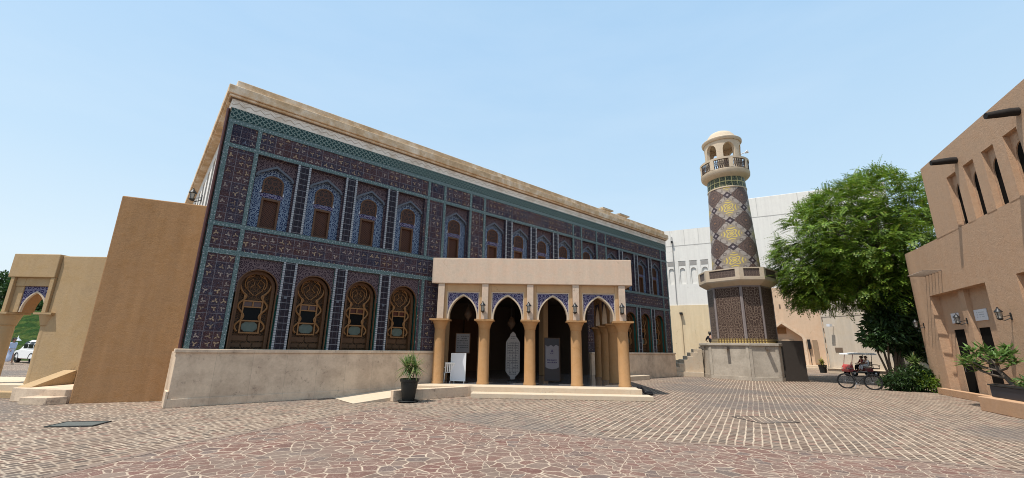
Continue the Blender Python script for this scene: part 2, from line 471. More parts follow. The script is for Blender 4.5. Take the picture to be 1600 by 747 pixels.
    l = (w1 + wob).abs().lt(.13).max((w2 - wob).abs().lt(.13))
    star = m.voro(m.vec(u, v), 11.8, 'F1', 0, .1, '2D').lt(.2)
    c = m.mix((.010, .034, .036), (.165, .215, .195), l); c = m.mix(c, (.035, .09, .085), star * .8)
    m.color(m.scalec(c, m.noise(m.vec(u, v), 8., 2.) * .5 + .75)); M['frieze'] = m.m

    # blue and white arabesque tiles
    def arabesque(name, ca, cb, cc, scale, mirror=None):
        m = Mat(name, .55, 0, .10); u, v = m.uv()
        uu = u if mirror is None else ((u / mirror).fract() - .5).abs() * mirror
        fl = floral(m, uu, v, scale); fl2 = floral(m, uu + 3.3, v + 1.7, scale * 2.1)
        c = m.mix(ca, cb, fl2 * .8); c = m.mix(c, cc, fl * .8)
        m.color(m.scalec(c, m.noise(m.vec(u, v), 30., 2.) * .5 + .75)); return m.m
    M['blue'] = arabesque('blue_arabesque_tiles', (.007, .012, .045), (.030, .060, .150), (.27, .34, .43), 7.5, 1.2)
    M['purple'] = arabesque('purple_arabesque_tiles', (.014, .009, .018), (.048, .026, .034), (.17, .125, .13), 8., 1.2)
    M['violet'] = arabesque('violet_blue_arabesque_tiles', (.012, .009, .052), (.030, .022, .085), (.25, .23, .31), 7., 1.27)
    M['oct_panel'] = arabesque('brown_arabesque_tiles', (.014, .007, .0065), (.038, .016, .014), (.24, .175, .135), 6.2, 1.7)
    M['moulding'] = plain('grey_glazed_moulding', (.085, .095, .12), .4, 0, .4, .2, 20.)

    # mashrabiya lattice, wooden
    m = Mat('wooden_lattice', .6, 0, .3); u, v = m.uv()
    s1 = ((u + v) / .075).fract() - .5; s2 = ((u - v) / .075).fract() - .5
    l = s1.abs().lt(.2).max(s2.abs().lt(.2))
    m.color(m.mix((.006, .003, .002), (.090, .030, .013), l)); M['lattice'] = m.m
    m = Mat('black_red_lattice', .5, 0, .3); u, v = m.uv()
    l = floral(m, u, v, 7.); m.color(m.mix((.006, .004, .005), (.085, .032, .016), l)); M['lattice2'] = m.m
    M['wood'] = plain('dark_brown_wood', (.105, .048, .02), .55, 0, .35, .3, 9.)
    M['wood_light'] = plain('carved_wood', (.25, .12, .042), .5, 0, .35, .3, 12.)
    M['wood_panel'] = plain('wood_panelling', (.060, .033, .018), .6, 0, .3, .35, 5.)
    m = Mat('carved_screen', .6, 0, .2); u, v = m.uv(); fl = floral(m, u, v, 9.); m.color(m.mix((.018, .011, .007), (.11, .055, .024), fl)); M['screen'] = m.m
    M['black_wood'] = plain('charred_beam', (.022, .018, .016), .8, 0, .2, .4, 9.)

    # zigzag plaster band
    m = Mat('white_zigzag_band', .85, 0, .2); u, v = m.uv()
    z = ((u / .30).fract() - .5).abs() * .20
    line = ((v - 9.06) - z + .05).abs().lt(.018); line2 = ((v - 9.19) - z + .05).abs().lt(.010)
    n = m.noise(m.tc('Object'), 2.5, 5., .6)
    c = m.mix((.74, .68, .60), (.60, .52, .43), n.ss(.42, .66)); c = m.mix(c, (.26, .20, .15), line * .6); c = m.mix(c, (.32, .25, .19), line2 * .6)
    m.color(c); M['zigzag'] = m.m

    # minaret shaft: lozenges of brick and gold
    m = Mat('lozenge_mosaic', .6, 0, .3); a, z = m.uv()
    du = a * (8 / (2 * PI)); dv = (z - 7.46) / 1.84
    # lattice of lozenges |x|+|y|<1 in sheared cells
    p = (du * .5 + dv); q = (du * .5 - dv)
    fp = (p + .5).fract() - .5; fq = (q + .5).fract() - .5
    x = fp + fq; y = fp - fq                                    # x across (half-columns), y up
    d = fp.abs().max(fq.abs())                                   # 0 centre .. .5 edge
    ip = (p + .5).floor(); iq = (q + .5).floor()
    par = ((ip + iq) * .5).fract().gt(.25)                       # 0 gold column, 1 brown column
    rr = (x * x + y * y).sqrt(); th = y.atan2(x)
    rose = ((th * 4.).cos() * .15 + .36); rose2 = ((th * 8.).cos() * .05 + .17)
    gold = ((rr * 30. + (th * 4.).cos() * 2.6).sin().gt(.30) * (rr - .10 * (th * 4.).cos()).lt(.50)).max(rr.lt(.07))
    ground_ = m.scalec((.28, .225, .17), m.noise(m.vec(a, z), 30., 3.) * .6 + .7)
    gfill = m.mix(ground_, (.56, .42, .10), gold)
    bn = m.noise(m.vec(a, z), 22., 4., .7)
    bro = m.mix((.050, .032, .029), (.20, .135, .11), bn.ss(.42, .66)); bro = m.mix(bro, (.36, .17, .06), rr.lt(.07)); 
    bro = m.mix(bro, (.14, .085, .065), ((rr * 30.).sin()).gt(.6) * .7)
    fill = m.mix(gfill, bro, par)
    stripes = ((fp.abs() - fq.abs()) * 26.).sin().gt(.55)
    band = m.mix((.32, .27, .235), (.15, .12, .105), stripes * .8)
    c = m.mix(fill, band, d.gt(.415))
    # small dark diamonds where the bands cross
    ex = (p.fract() - .5).abs(); ey = (q.fract() - .5).abs()
    e = (.5 - ex).max(.5 - ey) * 0. + ((.5 - fp.abs()).max(.5 - fq.abs()))
    c = m.mix(c, (.05, .035, .04), e.lt(.145)); c = m.mix(c, (.30, .25, .25), e.lt(.05))
    m.color(m.scalec(c, m.noise(m.vec(a, z), 3., 3.) * .4 + .8)); M['lozenge'] = m.m

    # dark green band with a gold grid and pseudo-kufic strokes
    m = Mat('green_gold_band', .5, 0, .3); a, z = m.uv()
    au = a * (20 / (2 * PI)); vz = (z - 12.70) / .41
    g = ((au.fract() - .5).abs()).gt(.455).max((vz.fract() - .5).abs().gt(.45))
    k = m.noise(m.vec(au * 1.0, vz * 1.0), 3.4, 2., .5)
    st = ((k - .5).abs()).lt(.032)
    c = m.mix((.022, .036, .020), (.20, .18, .10), st * .8); c = m.mix(c, (.50, .44, .19), g)
    m.color(c); M['green_band'] = m.m
    m = Mat('gilded_border', .45, .0, .4); u, v = m.uv()
    l = ((u / .16).fract() - .5).abs().lt(.28) * ((v / .12).fract() - .5).abs().lt(.35)
    m.color(m.mix((.11, .068, .035), (.44, .32, .11), l)); M['gilt'] = m.m
    m = Mat('screen_grille', .6, 0, .3); u, v = m.uv()
    fx = ((u / .21).fract() - .5).abs(); fz = ((v / .19).fract() - .5).abs()
    l = (fx - fz).abs().lt(.08).max(fx.max(fz).gt(.43)).max((fx + fz - .42).abs().lt(.07))
    m.color(m.mix((.020, .013, .012), (.15, .105, .085), l)); M['grille'] = m.m

    # ---------------- paving
    def sett_material():
        m = Mat('stone_setts', .85, 0, .22); v = m.tc('Object'); x, y, z = m.xyz(v)
        az = R(29.)
        wv = m.noise(v, .35, 2., .5); wv2 = m.noise(v, 2.6, 2., .5)
        uu = x * math.cos(az) - y * math.sin(az) + (wv - .5) * .07 + (wv2 - .5) * .035
        vv = x * math.sin(az) + y * math.cos(az)
        row = (uu / .150).floor(); off = m.white(m.vec(row, 7., 0.))
        lv = vv / .165 + off
        fu = (uu / .150).fract() - .5; fv = lv.fract() - .5
        cid = m.white(m.vec(row, lv.floor(), 2.)); cidc = m.white(m.vec(row, lv.floor(), 6.))
        jw = m.noise(v, 9., 3., .6)
        ju = fu.abs().ss(.36, .45); jv = fv.abs().ss(.37, .46)
        j = (ju.max(jv * .75)) * (jw * 2.0 - .15).max(.32).min(1.)
        big = m.noise(v, .16, 4., .55); mid = m.noise(v, .9, 4., .6); fine = m.noise(v, 45., 3., .6)
        st = m.mix((.150, .100, .074), (.200, .146, .110), cid); st = m.mix(st, (.120, .092, .074), cidc.gt(.72) * .8)
        st = m.mix(st, (.17, .088, .068), cidc.lt(.12) * .7)
        st = m.scalec(st, fine * .6 + cid * .4 + .42)
        jc = m.mix((.54, .43, .32), (.35, .27, .20), mid.ss(.4, .65))
        c = m.mix(st, jc, j)
        c = m.mix(c, (.115, .100, .092), (big.ss(.48, .62)) * .62)
        c = m.scalec(c, mid * .4 + .80)
        m.color(c); m.bump((1. - j) * .8 + fine * .3, .45, .015); return m.m
    M['setts'] = sett_material()
    def crazy_material():
        m = Mat('crazy_paving', .8, 0, .25); v = m.tc('Object'); x, y, z = m.xyz(v)
        d1 = m.noise(v, 2.2, 3., .6, 1)
        dx, dy, dz = m.xyz(d1)
        p = m.vec(x + (dx - .5) * .13, y + (dy - .5) * .13)
        msk = m.voro(p, 1.1, 'F1', 1, 1., '2D'); mr_, mg_, mb_ = m.xyz(msk); mk = mr_.gt(.5)
        e1 = m.voro(p, 5.6, 'DISTANCE_TO_EDGE', 0, 1., '2D'); e2 = m.voro(p, 3.9, 'DISTANCE_TO_EDGE', 0, 1., '2D')
        edge = e1 * (1. - mk) + e2 * mk * .75; em = m.voro(p, 1.1, 'DISTANCE_TO_EDGE', 0, 1., '2D'); edge = edge.min(em * 4.6)
        cc = m.mix(m.voro(p, 5.6, 'F1', 1, 1., '2D'), m.voro(p, 3.9, 'F1', 1, 1., '2D'), mk)
        r, g, b = m.xyz(cc)
        jw = m.noise(v, 7., 3., .6); fine = m.noise(v, 40., 4., .65); mid = m.noise(v, 5., 5., .65); big = m.noise(v, .5, 3., .5)
        st = m.mix((.175, .095, .073), (.140, .094, .074), r); st = m.mix(st, (.172, .125, .098), g.gt(.76) * .7)
        st = m.mix(st, (.110, .084, .074), b.gt(.88) * .7); st = m.mix(st, (.135, .062, .050), b.lt(.08) * .6)
        st = m.scalec(st, fine * .5 + mid * .5 + r * .28 + .38)
        j = edge.ss(.055, .018) * (jw * 2.4 - .42).max(.15).min(1.)
        hair = (m.noise(v, 3.1, 5., .7) - .5).abs().lt(.008)
        st = m.mix(st, (.34, .25, .2), hair * .45)
        c = m.mix(st, (.45, .355, .265), j)
        c = m.mix(c, (.20, .155, .122), big.ss(.50, .72) * .45); c = m.scalec(c, m.noise(v, 1.3, 4., .6) * .6 + .72)
        m.color(c); m.bump((1. - j) * .8 + fine * .25 + mid * .3, .4, .015); return m.m
    M['crazy'] = crazy_material()
    M['edging'] = plain('edging_stone', (.21, .155, .122), .85, 0, .2, .35, 3.)

    # ---------------- odds and ends
    M['black'] = plain('black_metal', (.012, .012, .013), .45, 0, .4)
    M['rubber'] = plain('rubber', (.015, .015, .016), .8, 0, .2)
    M['steel'] = plain('steel', (.45, .45, .46), .35, .9, .5)
    M['white'] = plain('white_paint', (.78, .78, .77), .4, 0, .4, .04)
    M['offwhite'] = plain('white_board', (.66, .67, .70), .5, 0, .35, .05)
    M['glass'] = plain('dark_glass', (.006, .007, .008), .2, 0, .06)
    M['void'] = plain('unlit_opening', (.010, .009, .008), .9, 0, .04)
    M['green_glass'] = plain('greenish_glass', (.085, .115, .10), .3, 0, .3, .3, 10.)
    M['red_glass'] = plain('red_glass', (.06, .012, .010), .2, 0, .5)
    M['lamp_glass'] = plain('frosted_lamp_glass', (.34, .32, .28), .25, 0, .5)
    M['red'] = plain('red_paint', (.42, .035, .035), .35, 0, .5)
    M['maroon'] = plain('maroon_cloth', (.20, .020, .035), .8)
    M['skin'] = plain('skin', (.36, .20, .13), .55, 0, .35, .06)
    M['hair'] = plain('black_hair', (.012, .010, .009), .6)
    M['black_cloth'] = plain('black_cotton', (.014, .014, .017), .9, 0, .15)
    M['white_cloth'] = plain('white_cotton', (.72, .73, .76), .9, 0, .15, .06)
    M['blue_cloth'] = plain('pale_blue_robe', (.52, .60, .78), .9, 0, .15, .08)
    M['tan_cloth'] = plain('beige_trousers', (.46, .38, .29), .9, 0, .15)
    M['pot'] = plain('black_plastic_pot', (.013, .015, .015), .5, 0, .4, .2)
    M['soil'] = plain('soil', (.05, .033, .022), .95)
    M['trunk'] = plain('bark', (.13, .10, .075), .9, 0, .2, .4, 12.)
    M['trunk_pale'] = plain('pale_bark', (.22, .17, .13), .85, 0, .2, .3, 14.)
    m = Mat('lawn', .9, 0, .1); v = m.tc('Object'); n1 = m.noise(v, .9, 4., .6); n2 = m.noise(v, 5.5, 4., .75)
    m.color(m.scalec(m.mix((.022, .060, .010), (.075, .105, .020), n1.ss(.4, .62)), (n2 * 2.6 - .45).max(.25))); m.bump(n2, 1., .25); M['grass'] = m.m
    M['floor_dark'] = plain('polished_floor', (.20, .19, .19), .12, 0, .5, .15, 2.)

    def leaf(name, ca, cb, cc=None):
        m = Mat(name, .5, 0, .35); r = m.island()
        c = m.mix(ca, cb, r)
        tone = m.noise(m.tc('Object'), .75, 3., .6); c = m.scalec(c, tone.ss(.34, .62) * .6 + .72)
        if cc: c = m.mix(c, cc, r.gt(.93))
        m.color(c)
        tr = m.t.nodes.new('ShaderNodeBsdfTranslucent'); ms = m.t.nodes.new('ShaderNodeMixShader'); ms.inputs[0].default_value = .34
        m.t.links.new(c.k, tr.inputs[0]); out = m.t.nodes['Material Output']
        m.t.links.new(m.b.outputs[0], ms.inputs[1]); m.t.links.new(tr.outputs[0], ms.inputs[2]); m.t.links.new(ms.outputs[0], out.inputs[0])
        return m.m
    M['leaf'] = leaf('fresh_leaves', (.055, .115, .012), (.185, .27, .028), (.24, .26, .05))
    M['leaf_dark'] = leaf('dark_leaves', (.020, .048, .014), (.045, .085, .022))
    M['leaf_yucca'] = leaf('strap_leaves', (.06, .12, .03), (.20, .26, .08), (.40, .36, .16))
    M['leaf_frangipani'] = leaf('broad_leaves', (.055, .12, .025), (.15, .24, .06), (.30, .34, .12))
    M['leaf_yellow'] = leaf('yellowish_leaves', (.22, .22, .04), (.32, .30, .06))
build_materials()

# ------------------------------------------------------------------ ground
g = MB(); g.face([(-400, -200, 0), (400, -200, 0), (400, 600, 0), (-400, 600, 0)])
structure(g.obj('ground', M['setts']))
wedge = [(-3.48, 12.55), (-4.11, 11.39), (-4.77, 9.57), (-5.48, 8.04), (-5.8, 6.29), (-6.6, 2.5), (-12, -8), (12, -8), (14, 4.9), (10.2, 6.1), (7.81, 7.03), (6.95, 7.45), (5.61, 7.99), (4.56, 8.34), (2.39, 8.82), (.78, 9.43), (-.11, 9.85), (-1.61, 10.77)]
g = MB(); g.face([(x, y, .004) for x, y in wedge]); structure(g.obj('crazy_paved_path', M['crazy']))
g = MB()
line = wedge[5::-1] + wedge[:0:-1][:0]
line = wedge[0:6][::-1] + wedge[:8:-1]
rnd = random.Random(3)
for (xa, ya), (xb, yb) in zip(line[:-1], line[1:]):
    L = math.hypot(xb - xa, yb - ya); n = max(1, round(L / .34)); nx, ny = -(yb - ya) / L, (xb - xa) / L
    for i in range(n):
        t0, t1 = (i + .03) / n, (i + .97) / n; hw = .065 + rnd.uniform(-.012, .012)
        P = lambda t, s: (xa + (xb - xa) * t + nx * s, ya + (yb - ya) * t + ny * s, .008)
        g.face([P(t0, -hw), P(t1, -hw), P(t1, hw), P(t0, hw)])
structure(g.obj('path_edging', M['edging']))
# (far hill)
g = MB(); nx, ny = 36, 26
def hill(i, j):
    x = -110 + 92 * i / nx; y = 29 + 80 * j / ny
    e = max(0., min(1., (y - 34.5 - max(0, x + 38) * 1.2) / 15.)); side = max(0., min(1., (-20 - x) / 8.))
    h = (e * e * (3 - 2 * e)) * 5.0 * side + max(0., y - 52) * .03 * side
    return (x, y, h + .25 * math.sin(x * .6) * math.sin(y * .45) * e * side - .03 + .0 * i)
g.smooth = True
for i in range(nx):
    for j in range(ny): g.face([hill(i, j), hill(i + 1, j), hill(i + 1, j + 1), hill(i, j + 1)])
structure(g.obj('hill', M['grass']))

# ------------------------------------------------------------------ mosque with the tiled facade
FO, FR = (-8.99, 11.83, 0), R(40.91)
FL = 26.5; Y0 = .10; DEP = 16.
mosque = thing('mosque_building', 'long two-storey mosque clad in dark patterned glazed tiles on a travertine base', 'mosque', FO, FR)
b = MB()
b.prism([(.0, 0.), (8.05, 0.), (8.05, DEP), (0., DEP)], 0, 1.40); b.prism([(17.65, 0.), (FL, 0.), (FL, DEP), (17.65, DEP)], 0, 1.40)
b.obj('plinth', M['travertine'], mosque, bevel=.012)
for xa, xb in ((-.05, 8.07), (17.63, FL + .04)):
    b = MB(); b.prism([(xa, -.04), (xb, -.04), (xb, .3), (xa, .3)], 1.403, 1.505); b.obj('plinth_coping', M['travertine'], mosque, bevel=.015)
b = MB(); b.prism([(17.65, -.03), (FL + .03, -.03), (FL + .03, -.002), (17.65, -.002)], 0., .22); b.obj('plinth_skirting', M['travertine'], mosque, bevel=.01)
b = MB(); b.prism([(-.03, -.03), (8.05, -.03), (8.05, -.002), (-.03, -.002)], 0., .22)
b.yprism([(-.03, 0), (-.03, .42), (.5, .42), (.5, 0)], -.06, -.002)
b.obj('plinth_skirting', M['travertine'], mosque, bevel=.01)

groups4 = [1.07, 10.36, 19.50]; singles = [8.20, 17.25]; PW, PITCH = 1.20, 1.635
upper = [(s0 + i * PITCH) for s0 in groups4 for i in range(4)] + singles
lower = [(s0 + i * PITCH) for s0 in (groups4[0], groups4[2]) for i in range(4)]
UZ, LZ = (5.22, 7.60), (1.507, 4.22)
holes = [(s, s + PW, *UZ) for s in upper] + [(s, s + PW, *LZ) for s in lower]
door_h = (11.6, 14.4, .33, 4.22)
holes.append((8.18, 17.52, 1.507, 4.16))
b = MB(); sheet(b, [.14, FL - .1], [1.507, 8.93], Y0, holes)
b.obj('tile_wall', M['tile'], mosque, weld=False)
# navy square tiles at bay corners of the top band
for s in (.27, 7.42, 9.52, 16.52, 18.62, 25.72):
    b = MB(); b.box(s, s + .62, Y0 - .010, Y0 + .02, 7.77, 8.38); b.obj('navy_tile_panel', M['tile_navy'], mosque)
# teal bands
b = MB()
segs = [(.14, FL - .1)]
for z0, z1 in ((4.235, 4.385), (5.07, 5.205), (7.615, 7.745), (8.40, 8.56)):
    b.box(.12, FL - .08, Y0 - .022, Y0 + .02, z0, z1)
verts_s = [.135, .95, 7.28, 8.06, 9.43, 10.22, 16.42, 17.11, 18.48, 19.36, 25.58, 26.27]
for k, s in enumerate(verts_s):
    for z0, z1 in ((1.508, 4.23), (4.39, 5.065), (5.21, 7.61), (7.75, 8.395)):
        if (k not in (0, 1, len(verts_s) - 2, len(verts_s) - 1)) and z0 == 4.39: continue
        if k in (4, 5, 6, 7) and z0 < 2: continue
        b.box(s, s + .115, Y0 - .026, Y0 + .02, z0, z1)
b.obj('teal_border', M['teal'], mosque)
b = MB(); b.box(.13, FL - .09, Y0 - .030, Y0 + .02, 8.565, 8.915); b.obj('interlace_frieze', M['frieze'], mosque)
# piers between the windows of a group
for s0 in groups4:
    for i in range(3):
        p0 = s0 + i * PITCH + PW + .01; p1 = s0 + (i + 1) * PITCH - .01
        for z0, z1 in ((5.21, 7.61), (1.508, 4.23)):
            if s0 == groups4[1] and z0 < 4: continue
            if s0 == groups4[2] and z0 < 4 and p0 < 17.6: continue
            b = MB(); b.box(p0 + .07, p1 - .07, Y0 - .012, Y0 + .02, z0, z1)
            pier = b.obj('pier', M['pier'], mosque)
            b = MB()
            for a0 in (p0, p1 - .065): b.box(a0, a0 + .065, Y0 - .028, Y0 + .02, z0, z1)
            b.obj('listel', M['listel'], pier)
# upper windows -----------------------------------------------------------
def upper_window():
    hw = PW / 2
    b = MB(); reveals(b, (-hw, hw, 0, 2.38), 0, .34); w0 = b.obj('window', M['tile_navy'], mosque)  # dark tile colour on the reveals stands in for the recess's shadow edges
    arch = persian(hw - .03, 1.72, .46)
    b = MB(); arch_panel(b, -hw, hw, 0.0, 2.38, arch, .13, .2)
    b.obj('spandrel', M['purple'], w0)
    b = MB(); arch_band(b, arch, .065, .085, .16); b.obj('arch_moulding', M['moulding'], w0)
    b = MB(); sheet(b, [-hw, hw], [0, 2.38], .24, [(-.27, .27, .04, 1.06), (-.27, .27, 1.24, 1.56)]); reveals(b, (-.27, .27, .04, 1.06), .24, .34); reveals(b, (-.27, .27, 1.24, 1.56), .24, .34)
    b.obj('arabesque_surround', M['blue'], w0)
    b = MB(); b.box(-.33, .33, .225, .25, 1.085, 1.215); b.obj('tile_band', M['violet'], w0)
    b = MB(); b.xprism([(-.37, 1.22), (-.29, 1.22), (-.29, 1.40)], .228, .239); b.xprism([(.29, 1.22), (.37, 1.22), (.29, 1.40)], .228, .239); b.obj('corner_tile', M['offwhite'], w0)
    b = MB(); b.box(-.265, .265, .30, .33, .045, 1.055); 
    sh = b.obj('shutter', M['lattice'], w0)
    b = MB()
    for x0, x1, z0, z1 in ((-.275, -.215, .03, 1.06), (.215, .275, .03, 1.06), (-.214, .214, .99, 1.06), (-.214, .214, .03, .09)): b.box(x0, x1, .215, .30, z0, z1)
    b.obj('shutter_frame', M['wood'], sh)
    ar = pointed(.27, 1.56, .25, 7, .75)
    b = MB(); b.xprism([(-.27, 1.24), (.27, 1.24)] + [(x, z) for x, z in reversed(ar)], .225, .30)
    lu = b.obj('lunette', M['lattice2'], w0)
    outer = [(x * 1.16, 1.22 + (z - 1.22) * 1.07) for x, z in [(-.27, 1.22)] + ar + [(.27, 1.22)]]
    b = MB(); arch_band(b, outer, .05, .205, .235); b.obj('lunette_frame', M['wood'], lu)
    return w0
def place_part(proto, spots, y, z):
    for i, s in enumerate(spots):
        o = proto if i == 0 else copy_tree(proto, mosque)
        o.location = (s + PW / 2, y, z)
place_part(upper_window(), upper, Y0, UZ[0])
# lower windows -----------------------------------------------------------
def lower_window():
    hw = PW / 2; H = LZ[1] - LZ[0]
    b = MB(); reveals(b, (-hw, hw, 0, H), 0, .42); w0 = b.obj('arched_window', M['teal_plain'], mosque)
    arch = round_arch(.555, H - .86, 14)
    b = MB(); arch_panel(b, -hw, hw, H - 1.05, H, [(-.555, H - .95)] + arch + [(.555, H - .95)], .04, .12); b.obj('spandrel', M['purple'], w0)
    b = MB(); arch_band(b, [(-.555, 0.)] + arch + [(.555, 0.)], .03, .03, .10); b.obj('arch_moulding', M['wood'], w0)
    b = MB(); b.box(-hw, hw, .40, .46, 0, H); b.obj('back_panel', M['screen'], w0)
    b = MB(); arch_band(b, [(-.52, 0.)] + round_arch(.52, H - .86, 14) + [(.52, 0.)], .09, .22, .36); b.obj('frame', M['wood'], w0)
    # carved scrolling bars
    b = MB(); prof = []
    for k in range(41):
        t = k / 40.; z = .52 + t * 1.07
        x = .305 + .095 * math.cos(2 * PI * (z - 1.28) / .62)
        prof.append((x, z))
    top = [(.43 * math.cos(a), 1.985 + .43 * math.sin(a)) for a in [R(-58) + R(296) * k / 24 for k in range(25)]]
    pts = [(x, .33, z) for x, z in prof] + [(x, .33, z) for x, z in top] + [(-x, .33, z) for x, z in reversed(prof)]
    b.tube(pts, .030, 6)
    inner = [(.30 * math.cos(a), .34, 1.99 + .31 * math.sin(a)) for a in [-.6 + (PI + 1.2) * k / 18 for k in range(19)]]
    b.tube(inner, .017, 5)
    for sx in (-1, 1):
        b.tube([(sx * .03, .34, 1.62), (sx * .20, .34, 1.78), (sx * .24, .34, 2.0), (sx * .10, .34, 2.12), (sx * .04, .34, 1.96), (sx * .14, .34, 1.86)], .014, 5)
        b.tube([(0, .34, 2.36), (sx * .10, .34, 2.22), (sx * .28, .34, 2.14)], .014, 5)
    b.obj('tracery', M['wood_light'], w0)
    b = MB()
    for x0, x1, z0, z1 in ((-.275, -.235, .46, 1.62), (.235, .275, .46, 1.62), (-.234, .234, 1.42, 1.46), (-.234, .234, 1.24, 1.275), (-.234, .234, .82, .86), (-.234, .234, .46, .50), (-.018, .018, 1.276, 1.419)): b.box(x0, x1, .315, .365, z0, z1)
    b.obj('glazing_bar', M['wood_light'], w0)
    b = MB(); b.box(-.236, .236, .37, .39, .86, 1.24); b.obj('pane', M['glass'], w0)
    b = MB(); b.box(-.236, .236, .37, .39, 1.275, 1.42); b.obj('red_pane', M['red_glass'], w0)
    b = MB(); b.xprism([(-.21, .60), (-.12, .52), (.12, .52), (.21, .60), (.21, .73), (.12, .81), (-.12, .81), (-.21, .73)], .365, .385); b.obj('octagonal_pane', M['green_glass'], w0)
    b = MB()
    for x0, x1, z0, z1 in ((-.46, -.17, .06, .18), (-.13, .13, .06, .18), (.17, .46, .06, .18), (-.46, -.02, .24, .40), (.02, .46, .24, .40)): b.box(x0, x1, .375, .41, z0, z1)
    b.obj('dado_panel', M['wood'], w0, bevel=.008)
    return w0
place_part(lower_window(), lower, Y0, LZ[0])
# small vents in the tile field
b = MB()
for s, z in ((.5, 3.05), (2.47, 3.1), (4.11, 3.1), (5.75, 3.1)): b.box(s - .045, s + .045, Y0 - .035, Y0, z - .035, z + .035)
b.obj('alarm_box', M['moulding'], mosque)

# cornice and parapet
b = MB(); b.prism([(.10, Y0 - .03), (FL - .06, Y0 - .03), (FL - .06, 1.), (.10, 1.)], 8.92, 9.25)
b.obj('plaster_band', M['zigzag'], mosque)
b = MB()
b.prism([(-.0, -.03), (FL + .06, -.03), (FL + .06, DEP), (-.0, DEP)], 9.252, 9.33)
b.prism([(-.06, -.09), (FL + .12, -.09), (FL + .12, DEP), (-.06, DEP)], 9.333, 9.62)
b.obj('cornice', M['gold_beige'], mosque, bevel=.02)
b = MB(); b.prism([(.15, .10), (FL - .05, .10), (FL - .05, DEP), (.15, DEP)], 9.622, 9.92); b.obj('parapet', M['gold_beige'], mosque, bevel=.02)
b = MB(); b.prism([(.05, Y0 - .06), (FL - .02, Y0 - .06), (FL - .02, Y0 + .3), (.05, Y0 + .3)], 9.215, 9.249); b.obj('cornice_fillet', M['dark_plaster'], mosque)
for s in (20.4, 22.2):
    b = MB(); b.box(s - .38, s + .38, .62, 1.3, 9.93, 10.26); v = b.obj('roof_vent', M['minaret_stone'], mosque)
    b = MB(); b.box(s - .55, s + .55, .5, 1.42, 10.262, 10.34); b.obj('cap', M['grey_stone'], v)
# left flank, white with tall openings, and right end wall
fl_holes = [(2.5 + i * 1.7, 3.4 + i * 1.7, 5.0, 8.7) for i in range(7)]
b = MB()
sheet(b, [Y0 + .36, DEP], [1.507, 9.25], .26, fl_holes)
for h in fl_holes: reveals(b, h, .26, .62)
b2 = MB(); b2.f = b.f; b2.u = b.u; b2.mi = b.mi; b2.sm = b.sm
b2.v = [Vector((p.y, p.x, p.z)) for p in b.v]
b2.obj('side_wall', M['white_wall'], mosque)
for h in fl_holes:
    b = MB(); b.box(.62, .66, h[0], h[1], h[2], h[3]); b.obj('side_window', M['wood_panel'], mosque)
b = MB(); b.box(.14, .26, Y0 + .001, Y0 + .36, 1.507, 8.93); b.obj('corner_return', M['tile_navy'], mosque)
b = MB(); b.tube([(.06, Y0 + .10, 1.51), (.06, Y0 + .10, 8.9)], .045, 8); b.obj('drain_pipe', plain('oxide_red_pipe', (.075, .022, .018), .5), mosque)
b = MB(); b.tube([(.10, Y0 + .26, 1.51), (.10, Y0 + .26, 8.9)], .035, 8); b.obj('drain_pipe', M['teal_plain'], mosque)
b = MB(); b.box(FL - .12, FL - .1, Y0 + .001, DEP, 1.507, 9.25); b.box(.3, FL - .2, DEP - .1, DEP, 1.507, 9.25)
b.obj('end_wall', M['tile_navy'], mosque)
b = MB(); b.box(.3, FL - .2, .7, DEP - .2, 9.0, 9.2); b.obj('roof', M['grey_stone'], mosque)
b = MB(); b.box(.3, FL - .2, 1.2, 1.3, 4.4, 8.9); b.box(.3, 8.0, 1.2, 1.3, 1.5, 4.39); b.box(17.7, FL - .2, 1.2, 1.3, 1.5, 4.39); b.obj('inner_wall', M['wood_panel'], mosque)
# dim entrance hall behind the porch
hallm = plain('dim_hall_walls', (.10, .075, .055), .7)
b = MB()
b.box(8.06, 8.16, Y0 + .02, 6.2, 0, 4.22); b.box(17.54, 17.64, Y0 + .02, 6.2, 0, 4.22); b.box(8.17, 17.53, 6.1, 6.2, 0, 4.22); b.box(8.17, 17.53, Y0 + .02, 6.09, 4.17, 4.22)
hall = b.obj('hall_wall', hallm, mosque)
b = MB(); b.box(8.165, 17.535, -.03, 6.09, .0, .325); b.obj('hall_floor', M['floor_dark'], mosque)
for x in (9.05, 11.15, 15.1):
    b = MB(); b.box(x - .17, x + .17, .9, 1.24, .33, 4.16); b.obj('hall_pillar', M['cream_shaded'], mosque, bevel=.01)
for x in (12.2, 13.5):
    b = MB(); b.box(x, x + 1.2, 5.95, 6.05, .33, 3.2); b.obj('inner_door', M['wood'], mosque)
# ------------------------------------------------------------------ entrance porch
PO, PR = (-2.53, 16.6, 0), R(-1.5)
porch = thing('entrance_porch', 'cream flat-roofed entrance porch with four pointed arches on orange columns', 'porch', PO, PR)
FZ = .33
def column(parent, x, y, z0=FZ, zc=2.37, zt=2.72, r=.205):
    b = MB(); b.lathe([(r + .035, z0), (r + .03, z0 + .06), (r + .012, z0 + .10), (r, zc - .02), (r + .012, zc - .01), (r + .012, zc)], 22, (x, y))
    c = b.obj('column', M['orange'], parent)
    b = MB(); b.lathe([(r + .012, zc + .002), (r + .02, zc + .04), (r + .055, zc + .16), (r + .12, zc + .27), (r + .15, zc + .285)], 22, (x, y))
    h = r + .165; b.box(x - h, x + h, y - h, y + h, zt - .062, zt)
    b.obj('capital', M['orange'], c)
    return c
CX = [-.22, 1.51, 3.28, 5.06, 6.85]; CY = [.25, 2.0, 3.75, 5.5]
for x in CX: column(porch, x, .25)
for y in CY[1:]: column(porch, 6.85, y)
T = .38
HZ0, HZ1 = 4.10, 5.12
